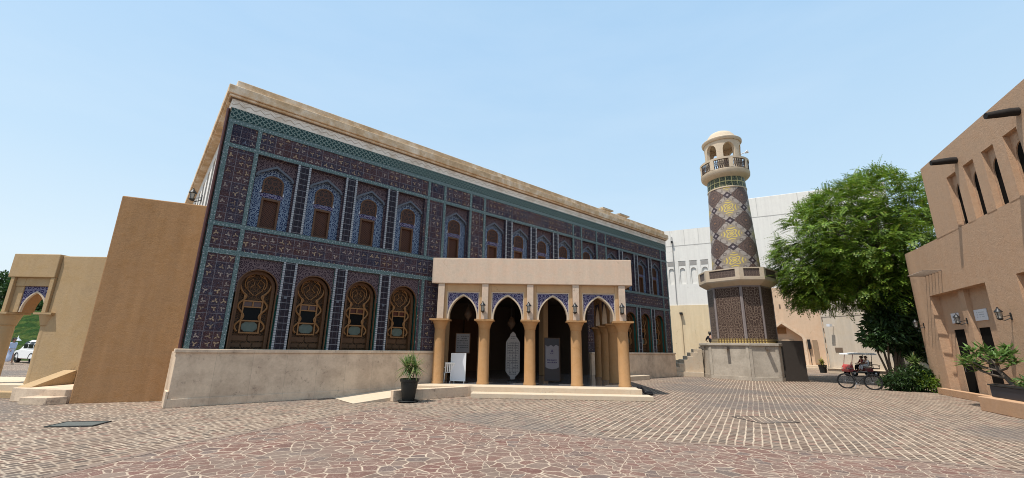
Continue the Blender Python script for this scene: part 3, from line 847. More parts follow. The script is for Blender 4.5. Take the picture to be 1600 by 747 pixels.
# header band round front and right-hand side
b = MB(); b.prism([(-.62, 0), (7.26, 0), (7.26, 6.9), (6.8, 6.5), (6.8, .45), (-.30, .45)], HZ0, HZ1)
b.obj('header', M['cream'], porch, bevel=.02)
b = MB(); b.prism([(-.2, .4), (6.85, .4), (6.85, 6.8)], 4.18, 4.30); b.obj('ceiling', M['cream'], porch)
def bay(parent, x0, x1, ox, oy, ang, tile_mat):
    """one arched bay between column centres x0..x1 along direction ang from (ox, oy); local front = -y"""
    c = (x0 + x1) / 2; hw = .60
    ar = gothic(hw, 2.80, .90, 10)
    F = frame((ox, oy, 0), ang)
    def put(mb): mb.v = [Vector(F(*p)) for p in mb.v]; return mb
    b = MB(); half = (x1 - x0) / 2
    for sx in (-1, 1):                                   # piers above the capitals
        e = c + sx * half
        b.box(min(e, c + sx * .77), max(e, c + sx * .77), .03, T, 2.725, HZ0 - .003)
        b.box(min(c + sx * .64, c + sx * .768), max(c + sx * .64, c + sx * .768), .075, T, 2.725, HZ0 - .003)
    b.box(c - .638, c + .638, .075, T, 3.80, HZ0 - .003)
    panel = put(b).obj('bay_wall', M['cream_shaded'], parent, bevel=.008)
    b = MB(); arch_panel(b, c - .636, c + .636, 2.725, 3.795, [(-hw, 2.73)] + ar + [(hw, 2.73)], .115, T - .03, c)
    put(b); b.mi = [0 if abs(sum((b.v[i].x for i in f)) - 1e9) else 0 for f in b.f]
    sp = b.obj('spandrel', tile_mat, panel)
    b = MB(); arch_band(b, [(-hw, 2.73)] + ar + [(hw, 2.73)], .055, .085, T - .02, c)
    put(b).obj('arch_trim', M['pale_step'], sp)
    b = MB()
    for q in ((c - .638, c + .638, 3.755, 3.797), (c - .638, c - .60, 2.73, 3.754), (c + .60, c + .638, 2.73, 3.754)): b.box(q[0], q[1], .09, .112, q[2], q[3])
    put(b).obj('tile_border', M['pale_step'], sp)
for xa, xb in zip(CX[:-1], CX[1:]): bay(porch, xa, xb, 0, .06, 0, M['violet'])
for ya, yb in zip(CY[:-1], CY[1:]): bay(porch, ya, yb, 7.04, 0, R(90), M['violet'])
for x in CX:
    b = MB(); b.box(x - .125, x + .125, .035, .09, 2.73, HZ0 - .004); b.obj('pilaster', M['cream'], porch, bevel=.006)
# floor following the tiled facade
fl = [(1.20, -.85), (7.18, -.85), (7.32, 7.5), (-1.2, -.25), (-1.0, -.9)]
b = MB(); b.prism([(-.95, -.80), (7.20, -.80), (7.20, .02), (-.75, .02)], 0, FZ); b.obj('floor_edge', M['pale_step'], porch, bevel=.012)
b = MB(); b.prism([(-.74, .022), (7.20, .022), (7.20, 7.4)], 0, FZ - .004); b.obj('floor', M['floor_dark'], porch)

st = MB(); st.prism([(1.25, -1.38), (7.42, -1.38), (7.42, -.803), (1.25, -.803)], 0, .16)
step = st.obj('entrance_step', M['pale_step'], None, PO, PR, bevel=.015)
tag(step, 'long low pale stone step in front of the arched porch', 'step')
# ramp and its kerb wall (in facade axes)
ramp = MB(); ramp.yprism([(-1.95, .0), (-.035, .0), (-.035, .01), (-1.95, .01)], 4.2, 4.21)
ramp = MB()
q = [(4.25, .0, .012), (5.5, .0, .115), (8.3, .0, .325)]
for (xa, _, za), (xb, _, zb) in zip(q[:-1], q[1:]):
    ramp.face([(xa, -.036, za), (xb, -.036, zb), (xb, -1.80, zb), (xa, -1.80, za)])
    ramp.face([(xa, -1.80, 0), (xb, -1.80, 0), (xb, -1.80, zb), (xa, -1.80, za)])
o = ramp.obj('access_ramp', M['pale_step'], None, FO, FR); tag(o, 'pale access ramp rising along the travertine base towards the porch', 'ramp')
b = MB(); b.prism([(5.42, -1.98), (8.5, -2.02), (8.5, -1.805), (5.42, -1.805)], 0, .33)
o = b.obj('kerb_wall', M['travertine'], None, FO, FR, bevel=.012); tag(o, 'low travertine kerb wall of the ramp, behind the potted palm', 'low wall')
b = MB(); b.prism([(18.6, -.75), (22.0, -.75), (22.0, -.04), (18.6, -.04)], 0, .24)
o = b.obj('stone_platform', M['pale_step'], None, FO, FR, bevel=.015); tag(o, 'low pale stone platform at the mosque base right of the porch', 'platform')

# things inside the porch
F = frame(PO, PR)
FW = frame(FO, FR)
# lanterns
def wall_lantern(label, loc, rz, arm=.0, s=1., group=None):
    t = thing('wall_lantern', label, 'lantern', loc, rz, group)
    def sc(b): b.v = [p * s for p in b.v]; return b
    b = MB(); b.box(-.035, .035, -.012, .02, -.09, .12); b.tube([(0, -.01, -.03), (0, -.09 - arm * .5, -.10), (0, -.12 - arm, -.07)], .013, 6); b.tube([(0, -.01, .05), (0, -.12 - arm, -.02)], .009, 5)
    sc(b).obj('bracket', M['black'], t)
    y = -.13 - arm
    b = MB(); b.lathe([(0, -.10), (.03, -.09), (.075, -.055), (.075, -.04), (0, -.04)], 8, (0, y)); 
    for k in range(4):
        a = PI / 4 + k * PI / 2; b.tube([(.055 * math.cos(a), y + .055 * math.sin(a), -.045), (.078 * math.cos(a), y + .078 * math.sin(a), .145)], .007, 4)
    b.lathe([(.105, .14), (.10, .155), (.05, .215), (.04, .235), (.02, .25), (.022, .275), (0, .29)], 8, (0, y)); b.lathe([(0, .139), (.104, .139)], 8, (0, y))
    sc(b).obj('cage', M['black'], t)
    b = MB(); b.lathe([(.045, -.04), (.064, .135)], 8, (0, y)); sc(b).obj('glass', M['lamp_glass'], t)
    return t
names = ['black wall lantern between the first and second arch of the porch, nearest the potted palm', 'black wall lantern between the two middle arches of the porch', 'black wall lantern left of the rightmost porch arch', 'black wall lantern on the right end pier of the porch']
for x, l in zip(CX[1:], names): wall_lantern(l, F(x - .06, .022, 3.08), PR, 0, 1.12, 'lanterns on the porch piers')

wall_lantern('black wall lantern on the white flank of the mosque above the orange slab', FW(.25, 7.4, 7.75), FR - R(90), .1, 1.5)
# white board, chair, posters
def rect_thing(name, label, cat, x, y, z0, w_, h_, fm, pm, extra=None, rz=0., group=None):
    t = thing(name, label, cat, F(x, y, z0), PR + rz, group)
    b = MB(); f_ = .03
    for q in ((-w_ / 2, -w_ / 2 + f_, 0, h_), (w_ / 2 - f_, w_ / 2, 0, h_), (-w_ / 2 + f_, w_ / 2 - f_, 0, f_), (-w_ / 2 + f_, w_ / 2 - f_, h_ - f_, h_)): b.box(q[0], q[1], -.02, .02, q[2], q[3])
    b.obj('frame', fm, t, bevel=.004)
    b = MB(); b.box(-w_ / 2 + f_, w_ / 2 - f_, -.012, .012, f_, h_ - f_); p = b.obj('panel', pm, t)
    return t, p
t, p = rect_thing('display_board', 'blank white board on feet under the leftmost porch arch', 'board', .50, .62, FZ + .06, .60, 1.04, M['white'], M['offwhite'], rz=R(-4))
for sx in (-.27, .27):
    b = MB(); b.box(sx - .02, sx + .02, -.16, .16, -.06, 0.); b.obj('foot', M['steel'], t)
def text_lines(mb, rows, w_, z_top, dz, y, h_=.012, seed=1, gap=.25):
    r_ = random.Random(seed)
    for i in range(rows):
        z = z_top - i * dz; x = -w_ / 2
        while x < w_ / 2 - .02:
            l = r_.uniform(.03, .09); l = min(l, w_ / 2 - x)
            if r_.random() > gap: mb.box(x, x + l, y - .002, y, z, z + h_ * r_.uniform(.8, 1.2))
            x += l + .015
# plastic chair, half hidden behind the first column
ch = thing('plastic_chair', 'white plastic armchair beside the left porch column', 'chair', F(.10, .78, FZ), PR + R(200)); ch.scale = (.85, .85, .85)
b = MB(); b.prism([(-.22, -.22), (.22, -.22), (.20, .20), (-.20, .20)], .42, .445); b.obj('seat', M['white'], ch, bevel=.015)
b = MB()
for k in range(5): x = -.18 + k * .09; b.yprism([(.19, .46), (.21, .46), (.29, .84), (.27, .84)], x - .028, x + .028)
b.yprism([(.265, .82), (.30, .82), (.31, .88), (.275, .88)], -.22, .22); b.obj('backrest', M['white'], ch, bevel=.006)
for sx in (-1, 1):
    for sy in (-1, 1):
        b = MB(); b.tube([(sx * .20, sy * .19, .43), (sx * .235, sy * .235, 0)], [.026, .018], 6); b.obj('leg', M['white'], ch)
    b = MB(); b.tube([(sx * .225, -.22, .43), (sx * .25, -.22, .63), (sx * .25, .0, .65), (sx * .225, .24, .66)], .02, 6); b.obj('armrest', M['white'], ch)
# framed grey notice on the wall behind, lobed prayer-time banner and dark poster stand
# places are on the porch floor, in porch axes
def banner():
    t = thing('lobed_banner', 'tall white lobed panel with rows of small writing behind the second porch arch', 'banner', F(2.60, 1.75, FZ + .28), PR)
    out = [(-.21, .0), (-.10, -.10), (-.09, -.2), (.09, -.2), (.10, -.10), (.21, 0), (.29, .12), (.29, 1.28), (.21, 1.42), (.13, 1.52), (.11, 1.62), (0, 1.72), (-.11, 1.62), (-.13, 1.52), (-.21, 1.42), (-.29, 1.28), (-.29, .12)]
    b = MB(); b.xprism(out, -.015, .015); b.obj('panel', plain('banner_print', (.26, .25, .245), .6), t)
    b = MB()
    for i in range(5):
        x = -.235 + i * .115
        b.box(x - .006, x + .006, -.019, -.0155, .1, 1.3)
    for i in range(12): b.box(-.26, .26, -.019, -.0155, .12 + i * .1, .128 + i * .1)
    text_lines(b, 11, .44, 1.24, .1, -.0155, .03, 4, .15); text_lines(b, 2, .2, 1.5, .07, -.0155, .03, 2, .1); text_lines(b, 2, .3, .06, .07, -.0155, .035, 6, .1)
    b.obj('writing', plain('grey_print', (.09, .09, .10), .7), t)
    b = MB(); b.box(-.03, .03, .016, .05, -.28, 1.3); b.box(-.2, .2, -.12, .2, -.28, -.25); b.obj('stand', M['black'], t)
banner()
t, p = rect_thing('poster_stand', 'dark framed poster stand with a pale printed sheet behind the third porch arch', 'poster', 4.22, 1.5, FZ + .05, .66, 1.72, M['wood_panel'], plain('poster_dark', (.010, .008, .016), .3))
b = MB(); cur = [(-.27, .55), (-.18, .50), (0, .47), (.18, .50), (.27, .55), (.27, 1.38), (.16, 1.44), (.06, 1.36), (-.05, 1.43), (-.17, 1.36), (-.27, 1.42)]
b.xprism(cur, -.018, -.0125); b.obj('printed_sheet', plain('poster_print', (.17, .165, .19), .5), p)
b = MB(); text_lines(b, 2, .40, .80, .09, -.0185, .05, 11, .05); text_lines(b, 1, .16, 1.08, .1, -.0185, .03, 3, 0.); b.obj('writing', plain('poster_ink', (.05, .04, .09), .6), p)
b = MB(); b.xprism([(-.06, 1.14), (.06, 1.14), (0, 1.27)], -.021, -.0185); b.obj('emblem', bpy.data.materials['poster_ink'], p)
t, p = rect_thing('notice_board', 'grey notice board on the wall above the white board under the leftmost porch arch', 'notice', .56, 1.22, 1.42, .60, .80, M['wood'], plain('notice_paper', (.16, .15, .15), .7))
b = MB(); text_lines(b, 6, .46, .66, .09, -.0125, .03, 8, .1); b.obj('writing', plain('notice_ink', (.05, .05, .05), .7), p)
# hanging lamps inside
for x, y, z, l in ((.75, 1.1, 3.0, 'dark hanging lantern inside the leftmost porch arch'), (2.52, 1.9, 2.7, 'dark hanging lantern above the lobed banner in the porch')):
    t = thing('hanging_lantern', l, 'lantern', F(x, y, z), PR, 'lanterns hanging in the porch')
    b = MB(); b.tube([(0, 0, .3), (0, 0, 4.18 - z)], .008, 5); b.obj('chain', M['black'], t)
    b = MB(); b.lathe([(0, -.30), (.03, -.27), (.05, -.22), (.16, -.08), (.17, .02), (.10, .16), (.05, .22), (.07, .25), (.0, .31)], 10); b.obj('body', M['wood_panel'], t)
# hose bundle at right end of step
t = thing('black_bag', 'small black bundle lying at the right end of the porch step', 'bag', F(7.30, -.45, .0), PR)
b = MB(); b.tube([(-.18, 0, .38), (-.08, -.05, .36), (.02, -.02, .27), (.06, -.06, .20), (.20, -.08, .20), (.30, -.05, .18), (.36, .03, .17)], [.03, .06, .05, .04, .065, .07, .03], 8); b.obj('cloth', M['black_cloth'], t)
b = MB(); b.tube([(.1, -.1, .19), (.2, -.18, .17), (.33, -.15, .17)], [.02, .035, .02], 6); b.obj('strap', M['rubber'], t)

# ------------------------------------------------------------------ foliage helpers
def strips(mb, base, direction, length, width, droop, n=3, fold=0.):
    """one strap leaf"""
    d = Vector(direction).normalized(); side = d.cross(Vector((0, 0, 1)))
    if side.length < .05: side = Vector((1, 0, 0))
    side.normalize(); p = Vector(base); L = []
    for i in range(n + 1):
        t = i / n; wv = width * (math.sin(PI * (.12 + .88 * t)) if t < 1 else .02) * .5
        L.append((p - side * wv, p + side * wv))
        d = (d + Vector((0, 0, -droop / n))).normalized(); p = p + d * (length / n)
    for A, B in zip(L[:-1], L[1:]): mb.face([A[0], A[1], B[1], B[0]])

# potted palm-like yucca
pp = thing('potted_palm', 'spiky palm in a black pot standing by the ramp kerb', 'potted plant', (-3.13, 13.92, 0)); pp.scale = (1.14, 1.14, 1.14)
b = MB(); b.lathe([(0, .035), (.15, .035), (.165, .06), (.235, .52), (.255, .53), (.268, .60), (.245, .605), (.235, .55), (0, .55)], 26); pot = b.obj('pot', M['pot'], pp)
b = MB(); b.lathe([(0, .0), (.25, .0), (.29, .035), (.275, .045), (.24, .02), (0, .02)], 26); b.obj('saucer', M['pot'], pp)
b = MB(); b.lathe([(0, .57), (.235, .57)], 20); b.obj('soil', M['soil'], pp)
rnd = random.Random(5)
b = MB(); b.tube([(0, 0, .56), (.01, 0, .68), (-.07, .01, .86)], [.035, .03, .028], 7); b.tube([(.01, 0, .68), (.09, .02, .82), (.12, .0, .92)], [.028, .024, .022], 7); b.tube([(.0, 0.01, .66), (.02, .06, .88)], [.026, .022], 6); b.obj('trunk', M['trunk_pale'], pp)
b = MB()
for cx_, cy_, cz_, n, s in ((-.09, 0, .88, 70, 1.), (.13, 0, .94, 75, 1.0), (.02, .06, .90, 46, .95)):
    for k in range(n):
        a = rnd.uniform(0, 2 * PI); e = rnd.uniform(-.75, 1.35)
        strips(b, (cx_, cy_, cz_ + rnd.uniform(-.06, .06)), (math.cos(a) * math.cos(e), math.sin(a) * math.cos(e), math.sin(e)), rnd.uniform(.32, .50) * s, .034, .25 if e > 0 else .5, 3)
b.obj('foliage', M['leaf_yucca'], pp, weld=False)
rg = random.Random(21); b = MB()
for k in range(110):
    a = rg.uniform(0, 2 * PI); q = .21 * math.sqrt(rg.random()) + .03
    strips(b, (q * math.cos(a), q * math.sin(a), .585), (math.cos(a) * .5, math.sin(a) * .5, .8), rg.uniform(.05, .11), .03, 1.1, 2)
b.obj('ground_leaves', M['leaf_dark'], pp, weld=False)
b = MB(); b.lathe([(0, .0), (.40, .0), (.40, .008), (0, .008)], 16); 

# manhole cover
mh = MB()
mhF = [(-9.2, 9.12), (-8.22, 9.10), (-8.70, 9.80), (-9.42, 9.72)]
m_loc = (-8.88, 9.44, .004)
b = MB(); b.box(-.38, .38, -.26, .26, 0, .012); 
t = thing('manhole_cover', 'rectangular grey metal manhole cover set in the paving', 'manhole cover', m_loc, R(12))
b.obj('plate', plain('worn_iron', (.115, .125, .115), .6, .2, .3, .3, 6.), t)
b = MB()
for q in ((-.41, -.382, -.29, .29), (.382, .41, -.29, .29), (-.381, .381, -.29, -.262), (-.381, .381, .262, .29)): b.box(q[0], q[1], q[2], q[3], 0, .02)
b.obj('frame', M['steel'] if 0 else plain('iron_frame', (.05, .052, .05), .6, .3), t)

# paved inset cover in the middle of the square
t = thing('paved_cover', 'square inset cover filled with setts in the right half of the square', 'manhole cover', (6.55, 11.6, .004), R(12))
b = MB(); b.face([(-.55, -.48, .002), (.55, -.48, .002), (.55, .48, .002), (-.55, .48, .002)]); b.obj('infill', M['setts'], t)
b = MB()
for q in ((-.567, -.552, -.497, .497), (.552, .567, -.497, .497), (-.551, .551, -.497, -.482), (-.551, .551, .482, .497)): b.box(q[0], q[1], q[2], q[3], 0, .008)
b.obj('frame', plain('dull_steel_edge', (.085, .075, .068), .6, .3), t)
# ------------------------------------------------------------------ left: slab wall, pavilion, terrace
SA = math.atan2(13.14 - 12.33, -10.2 + 12.02)
b = MB(); b.box(0, 2.85, 0, .55, -.02, 6.03)
slab = b.obj('slab_wall', M['slab'], None, (-12.03, 12.33, 0), SA, bevel=.03)
tag(slab, 'tall plain burnt-orange wall slab against the mosque corner', 'wall')
pav = thing('arched_gateway', 'tan gateway with one pointed arch left of the tall orange wall slab', 'gateway', (0, 13.8, 0), 0)
ar = gothic(.42, 2.56, .66, 9); cxp = -15.56
b = MB(); b.box(-16.52, -14.99, 0.0, .75, 3.66, 4.44); b.obj('header', M['tan'], pav, bevel=.02)
b = MB(); b.box(-16.42, -16.30, .02, .7, 2.53, 3.658); b.box(-16.30, -16.0, .10, .65, 3.38, 3.658)
b.box(-16.298, -16.02, .13, .6, 2.53, 3.378); b.box(-15.12, -14.99, .02, .7, 2.53, 3.658); b.box(-15.998, -15.122, .10, .65, 3.38, 3.658); b.obj('pier', M['tan'], pav, bevel=.01)
b = MB(); arch_panel(b, -16.018, -15.122, 2.53, 3.378, [(-.42, 2.54)] + ar + [(.42, 2.54)], .16, .6, cxp); b.cur = 0
b.mi = [0 if all(abs(b.v[i].y - .16) < 1e-5 for i in f) else 1 for f in b.f]
b.obj('spandrel', [M['violet'], M['slab']], pav)
b = MB(); arch_band(b, [(-.42, 2.54)] + ar + [(.42, 2.54)], .04, .13, .2, cxp); b.obj('arch_trim', M['pale_step'], pav)
for x in (-16.44, -15.02):
    b = MB(); r_ = .24 if x < -15.5 else .17
    b.lathe([(r_ + .02, .34), (r_, .5), (r_, 2.10), (r_ + .03, 2.12)], 20, (x, .26)); c_ = b.obj('column', M['tan'], pav)
    b = MB(); b.lathe([(r_ + .02, 2.122), (r_ + .05, 2.25), (r_ + .11, 2.46)], 20, (x, .26)); h = r_ + .12; b.box(x - h, x + h, .26 - h, .26 + h, 2.465, 2.527); b.obj('capital', M['tan'], c_)
b = MB(); b.box(-14.985, -11.7, .10, .6, 0, 4.40); b.obj('wing_wall', M['tan'], pav, bevel=.02)
b = MB(); b.box(-19.5, -14.6, -.2, 2.6, 0, .33); b.obj('floor', M['pale_step'], pav)
b = MB(); b.box(-19.5, -14.35, -.62, -.203, 0, .17); o = b.obj('gateway_step', M['tan'], None, (0, 13.8, 0), 0, bevel=.01); tag(o, 'low tan step under the pointed gateway arch', 'step')
b = MB(); b.prism([(-13.93, 12.57), (-12.16, 12.30), (-11.5, 13.2), (-11.5, 13.87), (-14.0, 13.87)], 0, .365)
o = b.obj('terrace', M['travertine'], None, bevel=.015); tag(o, 'raised stone terrace block between the gateway and the orange slab wall', 'terrace')
b = MB(); b.prism([(-13.02, 11.98), (-12.28, 11.97), (-12.06, 12.30), (-12.55, 12.36), (-13.0, 12.42)], 0, .19)
o = b.obj('stone_block', M['travertine'], None, bevel=.012); tag(o, 'small stone step block in front of the terrace beside the orange slab wall', 'step')
b = MB(); b.yprism([(12.66, .366), (13.89, .78), (13.89, .366)], -13.95, -13.55)
o = b.obj('sloping_kerb', M['tan'], None, bevel=.012); tag(o, 'sloping tan kerb wedge on top of the terrace', 'kerb')
t = thing('floodlight', 'small brown spotlight on a post at the foot of the tan wall', 'spotlight', (-13.03, 13.55, .365))
b = MB(); b.tube([(0, 0, 0), (0, 0, .16)], .016, 6); b.obj('post', M['steel'], t)
b = MB(); b.tube([(-.02, .05, .19), (.0, -.06, .17)], .045, 8); b.obj('lamp_head', M['dark_plaster'], t)
b = MB(); b.lathe([(0, .0), (.05, .0), (.05, .012), (0, .012)], 10); b.obj('base', M['steel'], t)
# ------------------------------------------------------------------ minaret
MC = (15.34, 28.43, 0); MR = R(-28.35)
mn = thing('minaret', 'round minaret of brown and gold mosaic on an octagonal base with two balconies', 'minaret', MC, MR)
ANG = [-50, 4, 40, 94, 130, 184, 220, 274]
def octo(Rr): return [(Rr * math.sin(R(a)), -Rr * math.cos(R(a))) for a in ANG]
b = MB(); b.prism(octo(2.66), 0, 2.0); b.obj('plinth', M['grey_stone'], mn, bevel=.02)
b = MB(); b.prism(octo(2.76), 2.003, 2.16); b.obj('plinth_coping', M['grey_stone'], mn, bevel=.02)
o8 = octo(2.66)
for k in (0, 1, 2, 7):
    (xa, ya), (xb, yb) = o8[k], o8[(k + 1) % 8]; L = math.hypot(xb - xa, yb - ya)
    b = MB()
    for q in ((0.0, .16, .22, 1.999), (L - .16, L, .22, 1.999), (0.0, L, .0, .217)): b.box(q[0], q[1], -.035, -.001, q[2], q[3])
    b.obj('plinth_trim', M['grey_stone'], mn, (xa, ya, 0), math.atan2(yb - ya, xb - xa), bevel=.008)
    if k in (0, 1, 7):
        b = MB(); m_ = L * (.62 if k == 1 else .5); b.box(m_ - .09, m_ + .09, -.36, -.002, 1.80, 1.93); b.obj('water_spout', M['dark_stone'], mn, (xa, ya, 0), math.atan2(yb - ya, xb - xa))
b = MB(); b.prism(octo(1.90), 2.163, 5.80); b.obj('octagonal_base', M['dark_stone'], mn)
b = MB(); b.prism(octo(2.0), 2.162, 2.26); b.prism(octo(1.95), 2.263, 2.44); b.cur = 1
b.obj('gilded_border', M['gilt'], mn, bevel=.008)
o8 = octo(1.90)
for k in range(8):
    (xa, ya), (xb, yb) = o8[k], o8[(k + 1) % 8]; L = math.hypot(xb - xa, yb - ya); an = math.atan2(yb - ya, xb - xa)
    b = MB(); c_ = L / 2
    b.face([(.12, -.02, 2.45), (L - .12, -.02, 2.45), (L - .12, -.02, 5.70), (.12, -.02, 5.70)], [(.12 - c_, 0), (L - .12 - c_, 0), (L - .12 - c_, 3.25), (.12 - c_, 3.25)])
    b.box(.10, L - .10, -.018, -.002, 2.45, 5.70)
    b.u[-6:] = [[(0, 0)] * len(q) for q in b.u[-6:]]
    p_ = b.obj('mosaic_panel', M['oct_panel'], mn, (xa, ya, 0), an, weld=False)
    b = MB(); b.box(-.01, .075, -.032, .0, 2.45, 5.74); b.box(L - .075, L + .01, -.032, .0, 2.45, 5.74); b.box(.08, L - .08, -.030, -.003, 5.66, 5.74)
    b.obj('panel_border', plain('pinkish_tile_border', (.24, .20, .19), .5, 0, .35, .3, 12.) if k == 0 else bpy.data.materials['pinkish_tile_border'], mn, (xa, ya, 0), an)
# lower balcony
b = MB()
for (r0, z0), (r1, z1) in zip([(1.92, 5.74), (2.05, 5.80), (2.36, 6.00)], [(2.05, 5.80), (2.36, 6.00), (2.40, 6.08)]):
    A, B = octo(r0), octo(r1)
    for k in range(8): b.face([(*A[k], z0), (*A[(k + 1) % 8], z0), (*B[(k + 1) % 8], z1), (*B[k], z1)])
b.prism(octo(2.40), 6.08, 6.17); b.obj('balcony_floor', M['minaret_stone'], mn)
o8 = octo(2.40)
for k in range(8):
    (xa, ya), (xb, yb) = o8[k], o8[(k + 1) % 8]; L = math.hypot(xb - xa, yb - ya); an = math.atan2(yb - ya, xb - xa)
    b = MB(); b.box(0, .26, .0, .12, 6.173, 6.84); b.box(L - .26, L, .0, .12, 6.173, 6.84); b.box(.26, L - .26, .0, .12, 6.173, 6.26); b.box(.26, L - .26, .0, .12, 6.76, 6.84)
    p_ = b.obj('parapet', M['minaret_stone'], mn, (xa, ya, 0), an)
    b = MB(); b.box(.262, L - .262, .04, .08, 6.262, 6.758); b.obj('grille', M['grille'], p_)
# shaft
b = MB(); b.lathe([(1.50, 6.0), (1.47, 7.2), (1.245, 12.66)], 48); b.obj('shaft', M['lozenge'], mn)
b = MB(); b.lathe([(1.25, 12.64), (1.275, 12.66), (1.275, 12.72), (1.25, 12.74)], 48); b.obj('gold_ring', M['minaret_stone'], mn)
b = MB(); b.lathe([(1.252, 12.70), (1.215, 13.52)], 48); b.obj('kufic_band', M['green_band'], mn)
# upper balcony
b = MB(); b.lathe([(1.20, 13.45), (1.28, 13.50), (1.50, 13.62), (1.58, 13.72), (1.60, 13.95), (1.56, 13.98), (0, 13.98)], 48); b.obj('balcony_floor', M['minaret_stone'], mn)
b = MB(); b.lathe([(1.50, 14.66), (1.60, 14.66), (1.61, 14.80), (1.50, 14.80), (1.50, 14.66)], 48); rail = b.obj('balcony_rail', M['minaret_stone'], mn)
for k in range(8):
    a0 = k * PI / 4 + .30
    b = MB(); b.lathe([(1.50, 13.982), (1.60, 13.982), (1.60, 14.658), (1.50, 14.658), (1.50, 13.982)], 3, (0, 0), a0 - .085, a0 + .085, False)
    for e in (a0 - .085, a0 + .085):
        b.face([(q * math.cos(e), q * math.sin(e), z) for q, z in ((1.5, 13.982), (1.6, 13.982), (1.6, 14.658), (1.5, 14.658))])
    p_ = b.obj('post', M['minaret_stone'], rail)
    b = MB(); L0, L1 = a0 + .09, a0 + PI / 4 - .09; n = 7; r_ = 1.55
    P = lambda t, z: (r_ * math.cos(L0 + (L1 - L0) * t), r_ * math.sin(L0 + (L1 - L0) * t), z)
    for z in (14.02, 14.33, 14.63): b.tube([P(i / 8, z) for i in range(9)], .022, 4)
    for i in range(n + 1): b.tube([P(i / n, 14.0), P(i / n, 14.65)], .017, 4)
    for i in range(n): b.tube([P(i / n, 14.02), P((i + 1) / n, 14.63)], .015, 4); b.tube([P((i + 1) / n, 14.02), P(i / n, 14.63)], .015, 4)
    b.obj('railing', plain('brown_railing', (.05, .033, .028), .6) if k == 0 else bpy.data.materials['brown_railing'], rail)
# lantern: ring wall pierced by six round arches
def ring_arch(b, ro, ri, z0, z1, n_arch, half, spring, rise, ph):
    st_ = 2 * PI / n_arch
    for k in range(n_arch):
        c = ph + k * st_
        xs = [-st_ / 2 + (st_ / 2 - half) * i / 3 for i in range(3)]
        m_ = 12
        prof = [(x, z0) for x in xs] + [(-half, z0)] 
        arc = [(-half * math.cos(PI * i / m_), spring + rise * math.sin(PI * i / m_)) for i in range(m_ + 1)]
        C3 = lambda r, a, z: (r * math.cos(c + a), r * math.sin(c + a), z)
        for s in (-1, 1):
            for i in range(3):
                a, d = s * (half + (st_ / 2 - half) * i / 3), s * (half + (st_ / 2 - half) * (i + 1) / 3)
                for r in (ro, ri): b.face([C3(r, a, z0), C3(r, d, z0), C3(r, d, z1), C3(r, a, z1)])
            b.face([C3(ro, s * half, z0), C3(ri, s * half, z0), C3(ri, s * half, spring), C3(ro, s * half, spring)])
        for (a, za), (d, zb) in zip(arc[:-1], arc[1:]):
            for r in (ro, ri): b.face([C3(r, a, za), C3(r, d, zb), C3(r, d, z1), C3(r, a, z1)])
            b.face([C3(ro, a, za), C3(ri, a, za), C3(ri, d, zb), C3(ro, d, zb)])
b = MB(); ring_arch(b, 1.20, .98, 13.985, 16.30, 6, .34, 15.55, .52, R(-90 + 22)); b.obj('lantern', M['minaret_stone'], mn)
b = MB(); b.lathe([(1.0, 16.30), (1.26, 16.302), (1.33, 16.38), (1.34, 16.50), (1.28, 16.56), (1.02, 16.66), (.98, 16.74), (.90, 16.96), (.72, 17.18), (.45, 17.33), (.2, 17.39), (0, 17.40)], 40); b.lathe([(0, 16.31), (1.1, 16.31)], 24)
b.obj('dome', M['minaret_stone'], mn)
b = MB(); b.tube([(1.15, -.5, 15.2), (1.45, -.62, 15.25)], .03, 6); b.tube([(1.4, -.6, 15.2), (1.6, -.68, 15.25)], [.05, .14], 8); b.obj('loudspeaker', M['offwhite'], mn)

# dark enclosure wall right of the plinth
MF = frame(MC, MR)
b = MB(); b.prism([(1.95, -1.62), (3.12, -.85), (2.6, 1.6), (1.6, 1.6)], 0, 2.34)
o = b.obj('service_enclosure', plain('dark_brown_surface', (.050, .040, .033), .85), None, MC, MR, bevel=.02); tag(o, 'dark block adjoining the right side of the minaret plinth', 'enclosure')  # one even dark brown over the whole block
# stairs on the left of the plinth
b = MB(); n = 8
pl = octo(2.66)
x0 = -2.62
for i in range(n):
    z = 2.0 - .235 * i; b.box(x0 - .30 * (i + 1), x0 - .30 * i, .15, 2.0, 0, z - .235)
stairs = b.obj('staircase', M['minaret_stone'], None, MC, MR + R(18), bevel=.012); tag(stairs, 'stone staircase climbing to the left side of the minaret plinth', 'stairs')
b = MB(); b.box(x0 - 4.2, x0 - .05, -.05, .14, 0, .30); b.yprism([(2.03, 0), (2.2, 0), (2.2, 1.0), (2.03, 1.0)], x0 - 3.4, x0)
o = b.obj('stair_kerb', M['pale_step'], None, MC, MR + R(18), bevel=.012); tag(o, 'low pale kerb along the minaret staircase', 'kerb')

# ------------------------------------------------------------------ pale buildings behind
BO = (30.33, 44.83, 0); BR = R(28)              # local x runs along the front from left to right, front faces -y
